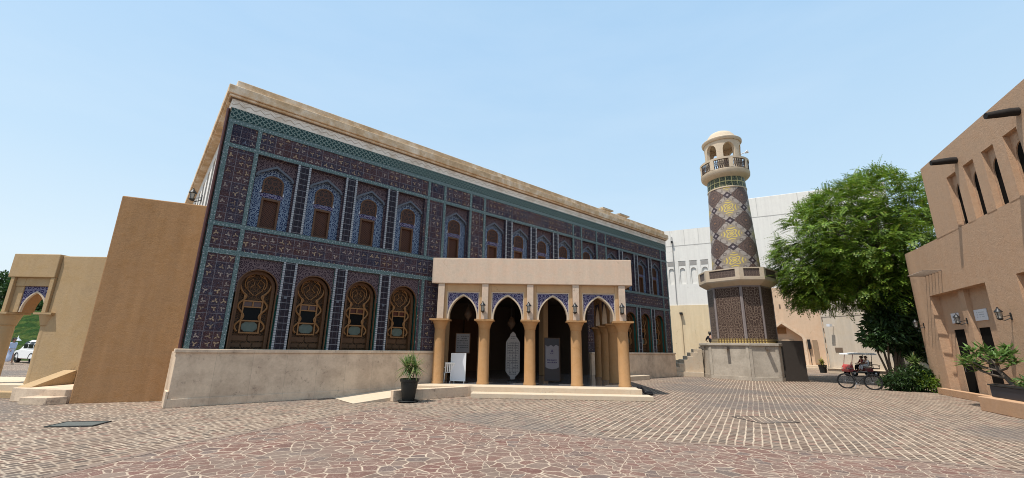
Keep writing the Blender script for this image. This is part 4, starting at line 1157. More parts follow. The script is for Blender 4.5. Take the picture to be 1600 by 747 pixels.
# direction az -62 reversed => +x = (cos28*.., ) : (.883,-.469)
BR = R(-28)
wb = thing('white_building', 'large plain white building behind the minaret with a tan painted base', 'building', BO, BR)
slots = [(-12.75 + i * 1.24, -11.9 + i * 1.24, 9.3, 12.1) for i in range(8)]
b = MB(); sheet(b, [-22, -6.2], [6.80, 16.0], 0, slots)
for h in slots: reveals(b, h, 0, .16); b.face([(h[0], .16, h[2]), (h[1], .16, h[2]), (h[1], .16, h[3]), (h[0], .16, h[3])])
b.face([(-22, 0, 16), (-6.2, 0, 16), (-6.2, 6, 16), (-22, 6, 16)]); b.face([(-6.2, 0, 6.8), (-6.2, 6, 6.8), (-6.2, 6, 16), (-6.2, 0, 16)])
b.obj('wall', M['white_wall'], wb)
for h in slots:
    b = MB(); arch_panel(b, h[0] + .02, h[1] - .02, 9.32, 12.05, [(-.30, 10.9)] + round_arch(.30, 10.95, 10) + [(.30, 10.9)], .04, .10, (h[0] + h[1]) / 2)
    b.f = b.f; w_ = b.obj('blind_arch', M['white_wall'], wb)
    b = MB(); b.box(h[0] + .06, h[1] - .06, .015, .038, 11.55, 12.0); b.obj('vent_slot', plain('grey_vent', (.30, .28, .26), .9) if h is slots[0] else bpy.data.materials['grey_vent'], wb)  # flat grey panel across the top of each recess
b = MB(); b.box(-6.2, 9, 0, 7, 8.35, 18.9); b.obj('tall_block', M['white_wall'], wb, bevel=.05)
b = MB(); b.box(-6.2, 9, -.02, .0, 16.55, 16.62); b.box(-22, -6.2, -.02, .0, 14.0, 14.08)
for x in (-19, -16.6, -14.3, -12.2, -10.6, -9.0, -7.4): b.box(x, x + .05, -.018, 0, 14.1, 15.95)
for x in (-2.6, 1.4, 2.9): b.box(x, x + .05, -.018, 0, 16.65, 18.85)
b.obj('render_joint', plain('pale_grey_joint', (.50, .48, .45), .9), wb)
b = MB(); b.tube([(-12.0, -.06, 7.0), (-12.0, -.06, 15.2)], .045, 6); b.obj('downpipe', plain('grey_pipe', (.28, .27, .26), .6), wb)
for x, z in ((-12.0, 14.4), (1.42, 17.6)):
    b = MB(); b.box(x - .1, x + .1, -.35, -.02, z, z + .22); b.obj('security_camera', M['black'], wb)
ytan = plaster('yellowish_painted_base', (.66, .53, .35), (.60, .47, .30), .12, .2, .16, .5)
b = MB(); b.box(-22, -5.2, -.06, .5, 0, 6.797); b.obj('painted_base', ytan, wb)
for x in (-11.6,):
    b = MB(); b.tube([(x, -.12, 1.2), (x, -.12, 5.8)], .035, 6); b.obj('upright_tube', plain('tan_tube', (.36, .27, .17), .7), wb)  # thin tan upright running down the wall below the lamp
    b = MB(); b.box(x - .16, x + .16, -.5, -.065, 5.72, 5.95); b.obj('lamp', M['black'], wb)
# gateway wall with a big pointed recess
gw = plaster('peach_render', (.64, .46, .32), (.57, .39, .26), .14, .2, .12, .5)
b = MB(); ga = persian(1.72, 2.9, 1.75, 6, .42, 55.)
arch_panel(b, -5.2, 9.0, 0, 8.345, ga, -.08, .55, -1.75); wall_ = b.obj('gateway_wall', gw, wb)
b = MB(); arch_band(b, [(x * 1.14, 2.9 + (z - 2.9) * 1.14) for x, z in [(-1.72, 0)] + ga + [(1.72, 0)]], .26, -.16, -.082, -1.75); b.obj('arch_surround', plaster('pale_peach_trim', (.68, .52, .38), None, .1), wb)
b = MB(); b.box(-3.6, .1, .5, .6, 0, 5); b.obj('recess_wall', gw, wb)
b = MB(); b.box(-2.9, -.75, .35, .495, 0, 2.95); d_ = b.obj('gate', plain('sun_bleached_gate', (.42, .30, .20), .7), wb)
b = MB(); b.box(-1.75 - .4, -1.75 + .4, .42, .495, 3.55, 4.2); b.obj('window', M['wood_light'], wb)
b = MB()
for i in range(6): x = -2.95 + i * .60 ; b.box(x, x + .15, -.10, -.082, 6.15, 6.60)
for i in range(3): x = -2.8 + i * .8; b.box(x, x + .12, -.10, -.082, 7.4, 7.56)
b.obj('arrow_slit', M['dark_plaster'], wb)
b = MB(); b.box(.75, 1.15, -.2, -.083, .6, 2.9); b.obj('wooden_door', plain('faded_door', (.30, .205, .13), .7), wb)
b = MB(); b.tube([(.42, -.14, 0), (.42, -.14, 2.3)], .03, 5); b.box(.30, .54, -.35, -.10, 2.0, 2.95); b.obj('lamp', M['black'], wb)
b = MB(); b.box(-5.0, 4.5, -1.6, -.1, 0, .22); b.box(-5.0, 4.5, -1.0, -.1, .223, .42); o = b.obj('entrance_step', M['pale_step'], None, BO, BR, bevel=.02); tag(o, 'pale stone steps in front of the distant peach arched gateway', 'step')

# long rendered wall on the right of the street, with a ledge
QO = (27.35, 37.6, 0); QR = R(-73)               # local x towards the camera, front faces -y (left)
gwl = plaster('grey_cream_render', (.57, .49, .40), (.52, .43, .33), .14, .25, .2, .5)
sw = thing('street_wall', 'long grey-cream rendered wall with a stone ledge behind the golf cart', 'wall', QO, QR)
b = MB(); b.box(0, 16, 0, 3, 0, 9.2); b.obj('wall', gwl, sw, bevel=.08)
b = MB(); b.box(.3, 16, -.65, -.003, 0, .36); b.box(.25, 16, -.72, -.003, .363, .43); b.obj('ledge', M['pale_step'], sw, bevel=.015)
b = MB(); b.box(.0, 16, -.03, -.002, 4.7, 4.86); b.obj('string_course', gwl, sw)
b = MB(); b.box(.75, 1.35, -.04, -.002, 1.75, 2.1); b.obj('vent', M['dark_plaster'], sw)
for x, z in ((.9, 3.85),):
    b = MB(); b.tube([(x, 0, z), (x, -.35, z + .1)], .02, 5); b.box(x - .14, x + .14, -.6, -.34, z - .02, z + .2); b.obj('wall_lamp', M['offwhite'], sw)
b = MB(); b.tube([(-.04, -.04, .0), (-.04, -.04, 5.2)], .04, 6); b.obj('drain_pipe', plain('cream_pipe', (.5, .42, .33), .7), sw)
for z in (1.6, 2.5, 3.3, 4.3):
    b = MB(); b.box(-.18, .1, .2, .8, z, z + .45); b.obj('window', M['dark_plaster'], sw)
# potted shrub in the street
t = thing('potted_shrub', 'yellowish shrub in a dark pot at the far street corner', 'potted plant', (26.75, 37.6, 0))
b = MB(); b.lathe([(0, .0), (.24, .0), (.32, .62), (.35, .66), (.3, .66), (0, .6)], 14); b.obj('pot', M['pot'], t)
rnd = random.Random(9); b = MB()
for k in range(160):
    a = rnd.uniform(0, 2 * PI); e = rnd.uniform(-.2, 1.4); strips(b, (rnd.uniform(-.1, .1), rnd.uniform(-.1, .1), .62 + rnd.uniform(0, .45)), (math.cos(a) * math.cos(e), math.sin(a) * math.cos(e), math.sin(e)), rnd.uniform(.15, .38), .07, .6, 2)
b.obj('foliage', M['leaf_yellow'], t, weld=False)

# ------------------------------------------------------------------ right-hand building
RO, RR = (19.14, 19.44, 0), R(-115)
rb = thing('brown_building', 'rose-brown rendered building on the right with tall narrow windows and two doorways', 'building', RO, RR)
wins = [(4.02 + i * 1.25, 4.72 + i * 1.25, 6.44, 8.58) for i in range(7)]
niche = [(.32, 4.76, .0, 4.25), (6.56, 11.2, .0, 4.27)]
TW = 2.17; END = 17.
ytop = 0
b = MB()
sheet(b, [-.37, TW, END], [0, 4.25, 6.5], 0, niche)
sheet(b, [TW, END], [6.5, 9.7], 0, wins)
for h in wins: reveals(b, h, 0, .17)
for h in niche: reveals(b, h, 0, .32)
b.face([(TW, 0, 6.5), (TW, 8, 6.5), (TW, 8, 9.7), (TW, 0, 9.7)]); b.face([(TW, 0, 9.7), (END, 0, 9.7), (END, 8, 9.7), (TW, 8, 9.7)])
b.face([(-.37, 0, 6.5), (TW, 0, 6.5), (TW, 6, 6.5), (-.37, 6, 6.5)])
b.obj('wall', M['brown'], rb)
# rounded far end of the low wing
b = MB(); pts = [(-.37, 0), (-.75, -.03), (-1.15, -.04), (-1.5, .06), (-1.72, .35), (-1.80, .8), (-1.8, 6)]
b.smooth = True
for (xa, ya), (xb, yb) in zip(pts[:-1], pts[1:]):
    b.face([(xa, ya, 0), (xb, yb, 0), (xb, yb, 6.5), (xa, ya, 6.5)])
b.smooth = False; b.face([(x, y, 6.5) for x, y in pts] + [(-.37, 6, 6.5)]); b.obj('rounded_end', M['brown'], rb)
for h in wins:
    w2 = (h[1] - h[0]); c = (h[0] + h[1]) / 2
    b = MB(); ar = pointed(w2 * .42, 7.80, .42, 6, .8); arch_panel(b, h[0], h[1], h[2], h[3], [(-w2 * .42, 6.44)] + ar + [(w2 * .42, 6.44)], .165, .20, c)
    w_ = b.obj('window', M['brown'], rb)
    b = MB(); b.box(h[0], h[1], .205, .24, h[2], h[3]); b.obj('shutter', M['void'], w_)
for i, n_ in enumerate(niche):
    dx = n_[0] - .32
    holes_ = [(.92 + dx, 1.78 + dx, 0, 2.72), (2.84 + dx, 3.62 + dx, 0, 2.72)]
    b = MB(); sheet(b, [n_[0], n_[1]], [0, 4.27], .32, holes_)
    for h in holes_: reveals(b, h, .32, .37)
    b.box(2.38 + dx, 2.80 + dx, .16, .318, 0, 4.24); b.obj('niche_wall', M['brown'], rb)
    for h in holes_:
        b = MB(); b.box(h[0], h[1], .35, .40, 0, 2.72); d_ = b.obj('door', M['void'], rb)
        b = MB(); b.tube([(h[0] + .12, .36, 1.0), (h[0] + .12, .36, 1.25)], .018, 6); b.obj('handle', M['steel'], d_)
# beams and canes
beam_x = [4.98, 8.76, 12.5]
for x in beam_x:
    b = MB(); rnd = random.Random(int(x * 10)); b.tube([(x, .1, 8.93), (x + .02, -.2, 8.95), (x - .01, -.45, 8.96), (x + .01, -.74, 8.95)], [.125, .13, .12, .10], 9); b.obj('roof_beam', M['black_wood'], rb)
for i in range(6):
    x = .40 + i * .30
    b = MB(); b.tube([(x, .05, 5.16), (x - .03, -.62, 5.20)], [.035, .03], 6); b.obj('cane', M['trunk_pale'], rb)
for label, x, y, z in (('brown wall lantern on the far rounded end of the rose-brown building', -.80, -.035, 2.98), ('brown wall lantern on the pillar between the two dark doorways', 2.57, .155, 2.98), ('brown wall lantern on the rose-brown wall right of the doorways', 5.75, -.002, 2.95)):
    F3 = frame(RO, RR); wall_lantern(label, F3(x, y, z), RR, .12, 1.15, 'lanterns on the rose-brown building')
F3 = frame(RO, RR)
for label, x0, x1, z0, z1, sd_ in (('white sign plate above the left dark doorway', 1.04, 1.66, 2.98, 3.40, 5), ('white sign plate above the right dark doorway', 2.86, 3.72, 2.98, 3.40, 6)):
    t = thing('sign_plate', label, 'sign', F3((x0 + x1) / 2, .317, z0), RR, 'sign plates over the doorways')
    b = MB(); w_ = x1 - x0; b.box(-w_ / 2, w_ / 2, -.03, 0, 0, z1 - z0); p_ = b.obj('plate', M['offwhite'], t, bevel=.006)
    b = MB(); text_lines(b, 3, w_ * .6, .29, .085, -.031, .028, sd_, .1); b.obj('lettering', plain('faint_print', (.40, .42, .45), .6) if sd_ == 5 else bpy.data.materials['faint_print'], p_)
# kerb wall and raised bed
tanw = plaster('light_brown_kerb', (.50, .31, .19), (.43, .26, .15), .18, .3, .1)
b = MB(); b.box(-.1, 6.5, -.30, -.06, 0, .27); o = b.obj('kerb_wall', tanw, None, RO, RR, bevel=.015); tag(o, 'low light-brown kerb wall along the foot of the rose-brown building', 'low wall')
b = MB(); b.prism([(6.52, -1.62), (15, -1.35), (15, -.06), (6.52, -.06)], 0, .43); o = b.obj('raised_bed', tanw, None, RO, RR, bevel=.02); tag(o, 'low rendered raised bed carrying the frangipani planter', 'raised bed')
# ------------------------------------------------------------------ trees and shrubs
class Leaves:
    def __init__(s): s.v = []; s.n = 0
    def quad(s, a, b, c, d): s.v += [a, b, c, d]; s.n += 1
    def leaf(s, p, d, l, w, up):
        side = d.cross(up)
        if side.length < .02: side = Vector((1, 0, 0))
        side = side.normalized() * (w * .5); m = p + d * (l * .45)
        s.quad(p, m + side, p + d * l, m - side)
    def obj(s, name, mat, parent):
        me = bpy.data.meshes.new(name)
        me.from_pydata([tuple(q) for q in s.v], [], [(4 * i, 4 * i + 1, 4 * i + 2, 4 * i + 3) for i in range(s.n)])
        me.materials.append(mat); o = bpy.data.objects.new(name, me); col.objects.link(o); o.parent = parent; return o

def rdir(r, flat=1.):
    while 1:
        v = Vector((r.uniform(-1, 1), r.uniform(-1, 1), r.uniform(-1, 1)))
        if .05 < v.length < 1: 
            v.z *= flat; return v.normalized()

# --- the big feathery tree
TB = Vector((23.3, 26.2, 0))
tree = thing('shade_tree', 'large spreading feathery-leaved tree rising behind the rose-brown building', 'tree', TB)
r = random.Random(11)
CC = Vector((-1.0, -.1, 7.5)); RX, RY, RZ = 6.5, 4.9, 6.7
trunk = MB(); fork = Vector((-.15, 0, 2.6))
trunk.tube([(0, 0, -.05), (.03, .02, .6), (-.05, .0, 1.6), tuple(fork)], [.36, .28, .25, .23], 10)
limbs = MB(); tips = []
for k in range(15):
    a = 2 * PI * k / 15 + r.uniform(-.2, .2); e = r.uniform(.25, 1.25)
    d = Vector((math.cos(a) * math.cos(e), math.sin(a) * math.cos(e), math.sin(e)))
    reach = r.uniform(.55, .85)
    end = CC + Vector((d.x * RX, d.y * RY, (d.z - .25) * RZ)) * reach
    mid = fork.lerp(end, .5) + Vector((r.uniform(-.3, .3), r.uniform(-.3, .3), .55))
    P = [fork, fork.lerp(mid, .5) + Vector((0, 0, .15)), mid, mid.lerp(end, .55) + Vector((0, 0, .25)), end]
    limbs.tube([tuple(p) for p in P], [.15, .11, .085, .055, .02], 6)
    for j in range(4):
        q = mid.lerp(end, r.uniform(.1, .9)); t_ = q + Vector((r.uniform(-1.6, 1.6), r.uniform(-1.4, 1.4), r.uniform(-.1, 1.0)))
        limbs.tube([tuple(q), tuple(q.lerp(t_, .5) + Vector((0, 0, .12))), tuple(t_)], [.045, .03, .012], 5); tips.append(t_)
trunk.obj('trunk', M['trunk'], tree); limbs.obj('limb', M['trunk'], tree)
lf = Leaves(); nz = bpy.data  # placeholder
from mathutils import noise as mnoise
EDGE = [(3.0, 18.9), (3.9, 18.0), (4.34, 17.3), (5.5, 16.5), (6.7, 16.05), (7.94, 16.1), (9.64, 17.06), (11.42, 19.2), (12.17, 20.9), (13.5, 23.0), (14.1, 25.4), (16., 32.)]
def edge_at(z):
    for (za, xa), (zb, xb) in zip(EDGE[:-1], EDGE[1:]):
        if za <= z <= zb: return xa + (xb - xa) * (z - za) / (zb - za)
    return EDGE[0][1] if z < EDGE[0][0] else 99.
cnt = 0; tries = 0
while cnt < 2150 and tries < 60000:
    tries += 1
    d = rdir(r); q = r.random() ** .42
    if d.z < -.85: continue
    p = CC + Vector((d.x * RX, d.y * RY, d.z * RZ * (1. if d.z > 0 else .62))) * q
    g = mnoise.noise(p * .42 + Vector((3, 7, 1))) + .45 * mnoise.noise(p * 1.05)
    if g < -.30 + (.0 if q > .75 else .10): continue
    bulge = 1. + .13 * mnoise.noise(d * 2.6 + Vector((9, 2, 4)))
    p = CC + (p - CC) * bulge
    # lopsided outline: the crown leans out over the street and climbs steeply towards the building
    kk = 26. / (TB.y + p.y); xn = (TB.x + p.x) * kk; zn = 1.7 + (p.z - 1.7) * kk
    if xn < edge_at(zn) + .42 or zn < 4.35 or zn > 13.45: continue
    cnt += 1
    out = (p - CC); out.z *= .55
    if out.length < .1: out = Vector((1, 0, .2))
    out.normalize()
    for fidx in range(r.randint(5, 7)):
        fd = (out * .9 + rdir(r, .5) * .85 + Vector((0, 0, .12))).normalized()
        L = r.uniform(.42, .80); n = 7; pos = p + rdir(r) * r.uniform(0, .42); dd = fd.copy()
        for i in range(n):
            dd = (dd + Vector((0, 0, -.11))).normalized(); nx_ = pos + dd * (L / n)
            sd_ = dd.cross(Vector((0, 0, 1)))
            if sd_.length < .05: sd_ = Vector((1, 0, 0))
            sd_.normalize(); upv = sd_.cross(dd).normalized(); ll = .20 * (1 - .5 * abs(i / n - .35))
            for s_ in (-1, 1):
                ld = (sd_ * s_ + dd * .45 + Vector((0, 0, -.12))).normalized(); lf.leaf(pos, ld, ll, .07, upv)
            pos = nx_
        lf.leaf(pos, dd, .16, .07, Vector((0, 0, 1)))
lf.obj('crown', M['leaf'], tree)

def bushy(name, label, cat, loc, parts, mat, n, leaf_l, leaf_w, stems=5, seed=1, group=None, droop=.1, trunk_r=.03, flat=1., trunk_mat='trunk', shell=.45):
    """parts: ellipsoids (cx,cy,cz,rx,ry,rz) filled with leaves"""
    r = random.Random(seed); t = thing(name, label, cat, loc, 0, group)
    st = MB()
    for k in range(stems):
        e = parts[k % len(parts)]; end = Vector((e[0] + r.uniform(-.5, .5) * e[3], e[1] + r.uniform(-.5, .5) * e[4], e[2] + r.uniform(-.2, .5) * e[5]))
        st.tube([(r.uniform(-.08, .08), r.uniform(-.08, .08), -.02), tuple(end * .5 + Vector((r.uniform(-.1, .1), r.uniform(-.1, .1), 0))), tuple(end)], [trunk_r, trunk_r * .7, trunk_r * .3], 5)
    st.obj('stem', M[trunk_mat], t)
    lf = Leaves(); per = [e[3] * e[4] * e[5] for e in parts]; tot = sum(x ** .67 for x in per)
    for e, v_ in zip(parts, per):
        for k in range(int(n * v_ ** .67 / tot)):
            d = rdir(r); q = r.random() ** shell
            p = Vector((e[0] + d.x * e[3] * q, e[1] + d.y * e[4] * q, e[2] + d.z * e[5] * q))
            p += Vector((mnoise.noise(p * 2.1), mnoise.noise(p * 2.3 + Vector((5, 0, 0))), mnoise.noise(p * 2.2 + Vector((0, 5, 0))))) * .22
            if p.z < .02: continue
            dd = (d + rdir(r) * .9 + Vector((0, 0, -droop))).normalized(); dd.z *= flat
            lf.leaf(p, dd.normalized(), leaf_l * r.uniform(.6, 1.25), leaf_w * r.uniform(.7, 1.2), rdir(r))
    lf.obj('foliage', mat, t); return t

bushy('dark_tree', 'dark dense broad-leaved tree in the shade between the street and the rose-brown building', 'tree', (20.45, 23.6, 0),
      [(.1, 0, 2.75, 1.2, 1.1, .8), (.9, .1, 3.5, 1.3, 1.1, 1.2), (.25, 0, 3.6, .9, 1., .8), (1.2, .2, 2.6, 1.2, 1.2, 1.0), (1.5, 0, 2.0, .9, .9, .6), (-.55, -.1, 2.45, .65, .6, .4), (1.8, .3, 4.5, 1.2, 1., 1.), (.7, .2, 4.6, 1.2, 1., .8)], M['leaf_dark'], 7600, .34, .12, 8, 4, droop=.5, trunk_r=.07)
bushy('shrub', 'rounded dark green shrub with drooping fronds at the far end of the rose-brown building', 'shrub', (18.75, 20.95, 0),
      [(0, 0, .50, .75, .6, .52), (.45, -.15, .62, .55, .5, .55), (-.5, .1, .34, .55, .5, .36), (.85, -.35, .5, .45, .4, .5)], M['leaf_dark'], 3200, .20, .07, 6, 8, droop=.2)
t = thing('spiky_shrub', 'pale spiky shrub standing above the rounded shrub by the wall', 'shrub', (19.35, 20.95, 0))
b = MB(); b.tube([(0, 0, 0), (.03, 0, .6), (0, 0, 1.2)], [.06, .05, .045], 7); b.obj('stem', M['trunk'], t)
rnd = random.Random(31); b = MB()
for k in range(120):
    a = rnd.uniform(0, 2 * PI); e = rnd.uniform(-.5, 1.4)
    strips(b, (0, 0, 1.2 + rnd.uniform(-.1, .15)), (math.cos(a) * math.cos(e), math.sin(a) * math.cos(e), math.sin(e)), rnd.uniform(.35, .62), .06, .55, 3)
b.obj('foliage', M['leaf_yucca'], t, weld=False)
bushy('low_shrub', 'low mid-green shrub in front of the wall end, right of the rounded shrub', 'shrub', (19.45, 20.15, 0), [(0, 0, .42, .36, .4, .42), (-.25, .25, .55, .4, .35, .4)], M['leaf'], 900, .16, .06, 4, 12)
# --- frangipani in a dark planter on the raised bed
F3 = frame(RO, RR)
t = thing('planter', 'dark blue-black planter box on the raised bed by the doorways', 'planter', F3(7.75, -.95, .431), RR)
b = MB(); b.prism([(-1.25, -.33), (1.6, -.33), (1.6, .33), (-1.25, .33)], 0, .34); b.obj('box', plain('navy_planter', (.018, .022, .034), .5), t, bevel=.02)
b = MB(); b.box(-1.28, 1.63, -.36, .36, .341, .385); b.obj('rim', M['pot'], t, bevel=.01)
b = MB(); b.box(-1.2, 1.55, -.3, .3, .386, .40); b.obj('soil', M['soil'], t)
t = thing('frangipani', 'small frangipani tree with broad leaves leaning out of the dark planter', 'tree', F3(7.1, -.95, .80), 0)
rr_ = random.Random(17); X3 = Vector((math.cos(RR), math.sin(RR), 0)); Y3 = Vector((-math.sin(RR), math.cos(RR), 0))
L3 = lambda x, y, z: X3 * x + Y3 * y + Vector((0, 0, z))
b = MB(); tips = []
main = [L3(0, 0, -.02), L3(-.28, 0, .20), L3(-.55, -.02, .42), L3(-.70, 0, .62)]
b.tube([tuple(p) for p in main], [.075, .065, .055, .05], 8)
for s_, e_ in ((main[1], L3(-1.9, .0, .48)), (main[2], L3(-1.55, .1, .80)), (main[3], L3(-.95, -.1, 1.05)), (main[3], L3(-.2, .1, .95)), (main[2], L3(.25, -.05, .72)), (main[3], L3(-1.3, -.25, 1.0)), (main[3], L3(-.6, .3, 1.05)), (main[1], L3(-2.2, -.15, .62)), (main[2], L3(-1.75, -.2, .72)), (main[3], L3(.1, -.3, .85)), (main[2], L3(-2.45, .1, .72))):
    m_ = s_.lerp(e_, .55) + Vector((0, 0, -.08)); b.tube([tuple(s_), tuple(m_), tuple(e_)], [.035, .028, .022], 6); tips.append(e_)
b.obj('trunk', M['trunk'], t)
lf = Leaves()
for e_ in tips:
    for k in range(34):
        a = rr_.uniform(0, 2 * PI); el = rr_.uniform(-.45, 1.0)
        d = Vector((math.cos(a) * math.cos(el), math.sin(a) * math.cos(el), math.sin(el)))
        lf.leaf(e_ + Vector((rr_.uniform(-.12, .12), rr_.uniform(-.12, .12), rr_.uniform(-.16, .1))), d, rr_.uniform(.22, .38), rr_.uniform(.075, .11), Vector((0, 0, 1)) + rdir(rr_) * .4)
lf.obj('crown', M['leaf_frangipani'], t)
t = bushy('planter_shrub', 'low small-leaved plants filling the dark planter', 'plant', F3(8.2, -.95, .83), [(0, 0, .1, .28, .3, .2), tuple([X3.x * .7, X3.y * .7, .1, .4, .3, .2]), tuple([-X3.x * .5, -X3.y * .5, .08, .3, .25, .16])], M['leaf_frangipani'], 700, .14, .06, 4, 22)
# --- hill planting
b = MB(); lf = Leaves(); r = random.Random(41)
hedge = thing('hedge', 'clipped dark hedge running along the top of the grassy hill', 'hedge', (-46, 49, 4.75))
for k in range(9000):
    p = Vector((r.uniform(-22, 14), r.uniform(-.7, .7), r.uniform(-.3, 1.0))); lf.leaf(p, rdir(r), .35, .2, rdir(r))
lf.obj('foliage', M['leaf_dark'], hedge)
b = MB()
for k in range(12): b.tube([(-21 + k * 3, 0, -.5), (-21 + k * 3, 0, .6)], .06, 5)
b.obj('stem', M['trunk'], hedge)
for i, (x, y, s_) in enumerate(((-58, 51, 1.), (-63.5, 52, 1.25), (-53, 51, .8), (-69, 54, 1.3), (-47, 52, .75))):
    bushy('hill_tree', ['dark tree on the hilltop seen left of the gateway', 'large dark tree on the hilltop at the picture edge', 'small dark tree on the hilltop above the gateway arch', 'dark tree on the far hilltop', 'low dark tree on the hilltop behind the gateway wall'][i], 'tree', (x, y, 4.8),
          [(0, 0, 2.6 * s_, 2.3 * s_, 2. * s_, 1.3 * s_), (1.2 * s_, 0, 2.2 * s_, 1.8 * s_, 1.6 * s_, 1.2 * s_), (-1.2 * s_, 0, 2.1 * s_, 1.8 * s_, 1.6 * s_, 1.2 * s_), (0, 0, 1. * s_, 1.8 * s_, 1.5 * s_, 1. * s_)], M['leaf_dark'], 2600, .5, .28, 4, 50 + i, 'trees on the hill', trunk_r=.12)
t = thing('garden_lamp', 'small garden lamp with a white conical shade on the grassy hill', 'lamp', (-42.9, 38., .05)); t.scale = (.5, .5, .8)
b = MB(); b.tube([(0, 0, -.3), (0, 0, 1.9)], .04, 6); b.obj('post', M['steel'], t)
b = MB(); b.lathe([(.5, 1.85), (.46, 1.88), (.12, 2.12), (.05, 2.25), (0, 2.42)], 14); b.lathe([(0, 1.87), (.48, 1.87)], 14); b.obj('lamp_shade', M['offwhite'], t)

# ------------------------------------------------------------------ people
def skin_mesh(name, joints, edges, mat, parent, sub=2, root=0, loc=None):
    """one continuous surface grown round a skeleton; joints: {name: (x,y,z,r)}"""
    keys = list(joints); me = bpy.data.meshes.new(name + '_skeleton')
    me.from_pydata([joints[k][:3] for k in keys], [(keys.index(a), keys.index(b)) for a, b in edges], [])
    o = bpy.data.objects.new(name, me); col.objects.link(o)
    sm = o.modifiers.new('skin', 'SKIN'); sm.use_smooth_shade = True
    for i, k in enumerate(keys):
        rr = joints[k][3]; sv = me.skin_vertices[0].data[i]; sv.radius = rr if isinstance(rr, tuple) else (rr, rr)
        sv.use_root = (i == root)
    ss = o.modifiers.new('smooth', 'SUBSURF'); ss.levels = sub; ss.render_levels = sub
    dg = bpy.context.evaluated_depsgraph_get(); new = bpy.data.meshes.new_from_object(o.evaluated_get(dg), depsgraph=dg)
    o.modifiers.clear(); o.data = new; bpy.data.meshes.remove(me); new.name = name
    new.materials.clear(); new.materials.append(mat)
    for p in new.polygons: p.use_smooth = True
    if parent: o.parent = parent
    return o
def person(label, loc, rz, J, wear, hair=True, group=None):
    """J: joints of the pose; local front is -y. wear: list of (name, joints, edges, material)"""
    t = thing('person', label, 'person', loc, rz, group)
    body = dict(pelvis=(*J['pelvis'], .125), waist=(*J['waist'], .115), chest=(*J['chest'], (.16, .115)), neck0=(*J['neck0'], .062), neck1=(*J['neck1'], .055))
    h = Vector(J['head']); hd = (h - Vector(J['neck1'])).normalized(); fw = Vector(J.get('face', (0, -1, 0))).normalized()
    body['jaw'] = (*(h - hd * .045 + fw * .022), (.062, .075)); body['skull'] = (*(h + hd * .03), (.078, .094)); body['crown'] = (*(h + hd * .105), (.052, .064))
    E = [('pelvis', 'waist'), ('waist', 'chest'), ('chest', 'neck0'), ('neck0', 'neck1'), ('neck1', 'jaw'), ('jaw', 'skull'), ('skull', 'crown')]
    body['nose'] = (*(h + fw * .112 - hd * .005), .012); E.append(('skull', 'nose'))
    sd_ = fw.cross(hd).normalized()
    for s_, nm in ((1, 'r'), (-1, 'l')):
        body['ear' + nm] = (*(h + sd_ * (.088 * s_)), .014); E.append(('skull', 'ear' + nm))
        for a, b_, ra in (('shoulder', 'elbow', .055), ('elbow', 'wrist', .042)): pass
        body['sh' + nm] = (*J['sh' + nm], .062); body['el' + nm] = (*J['el' + nm], .044); body['wr' + nm] = (*J['wr' + nm], .029)
        E += [('chest', 'sh' + nm), ('sh' + nm, 'el' + nm), ('el' + nm, 'wr' + nm)]
        wv = Vector(J['wr' + nm]); fd = (wv - Vector(J['el' + nm])).normalized(); pd = fd.cross(Vector((0, 0, 1)))
        if pd.length < .2: pd = fd.cross(Vector((1, 0, 0)))
        pd.normalize(); cd_ = fd.cross(pd)
        palm = wv + fd * .07; body['palm' + nm] = (*palm, (.036, .018)); E.append(('wr' + nm, 'palm' + nm))
        for k, (off, l_) in enumerate(((-.030, .060), (-.010, .074), (.010, .070), (.028, .052))):
            k1 = palm + fd * .035 + pd * off; k2 = k1 + (fd * .8 + cd_ * .5).normalized() * l_
            body['f%d' % k + nm] = (*k1, .0095); body['g%d' % k + nm] = (*k2, .008); E += [('palm' + nm, 'f%d' % k + nm), ('f%d' % k + nm, 'g%d' % k + nm)]
        th = wv + fd * .05 - pd * .045; body['t' + nm] = (*th, .011); body['u' + nm] = (*(th + fd * .04 - pd * .012), .009); E += [('palm' + nm, 't' + nm), ('t' + nm, 'u' + nm)]
        body['hp' + nm] = (*J['hp' + nm], .095); body['kn' + nm] = (*J['kn' + nm], .062); body['an' + nm] = (*J['an' + nm], .042); body['to' + nm] = (*J['to' + nm], (.04, .028))
        E += [('pelvis', 'hp' + nm), ('hp' + nm, 'kn' + nm), ('kn' + nm, 'an' + nm), ('an' + nm, 'to' + nm)]
    skin_mesh('body', body, E, M['skin'], t, 2)
    for nm, JJ, EE, mt in wear: skin_mesh(nm, JJ, EE, mt, t, 2)
    if hair:
        hj = dict(a=(*(h + hd * .035 - fw * .034), (.096, .098)), b=(*(h + hd * .12 - fw * .014), (.074, .084)), c=(*(h - hd * .04 - fw * .055), (.080, .064)))
        skin_mesh('hair', hj, [('a', 'b'), ('a', 'c')], M['hair'], t, 2)
    return t
def shirt(J, m, sleeve=.6, name='shirt'):
    JJ = dict(p=(*J['pelvis'], (.165, .135)), w=(*J['waist'], (.155, .128)), c=(*J['chest'], (.19, .138)), n=(*(Vector(J['neck0']) - (Vector(J['neck0']) - Vector(J['chest'])) * .25), .075))
    E = [('p', 'w'), ('w', 'c'), ('c', 'n')]
    for nm in 'rl':
        JJ['s' + nm] = (*J['sh' + nm], .078); e = Vector(J['sh' + nm]).lerp(Vector(J['el' + nm]), sleeve); JJ['e' + nm] = (*e, .066); E += [('c', 's' + nm), ('s' + nm, 'e' + nm)]
    return (name, JJ, E, m)
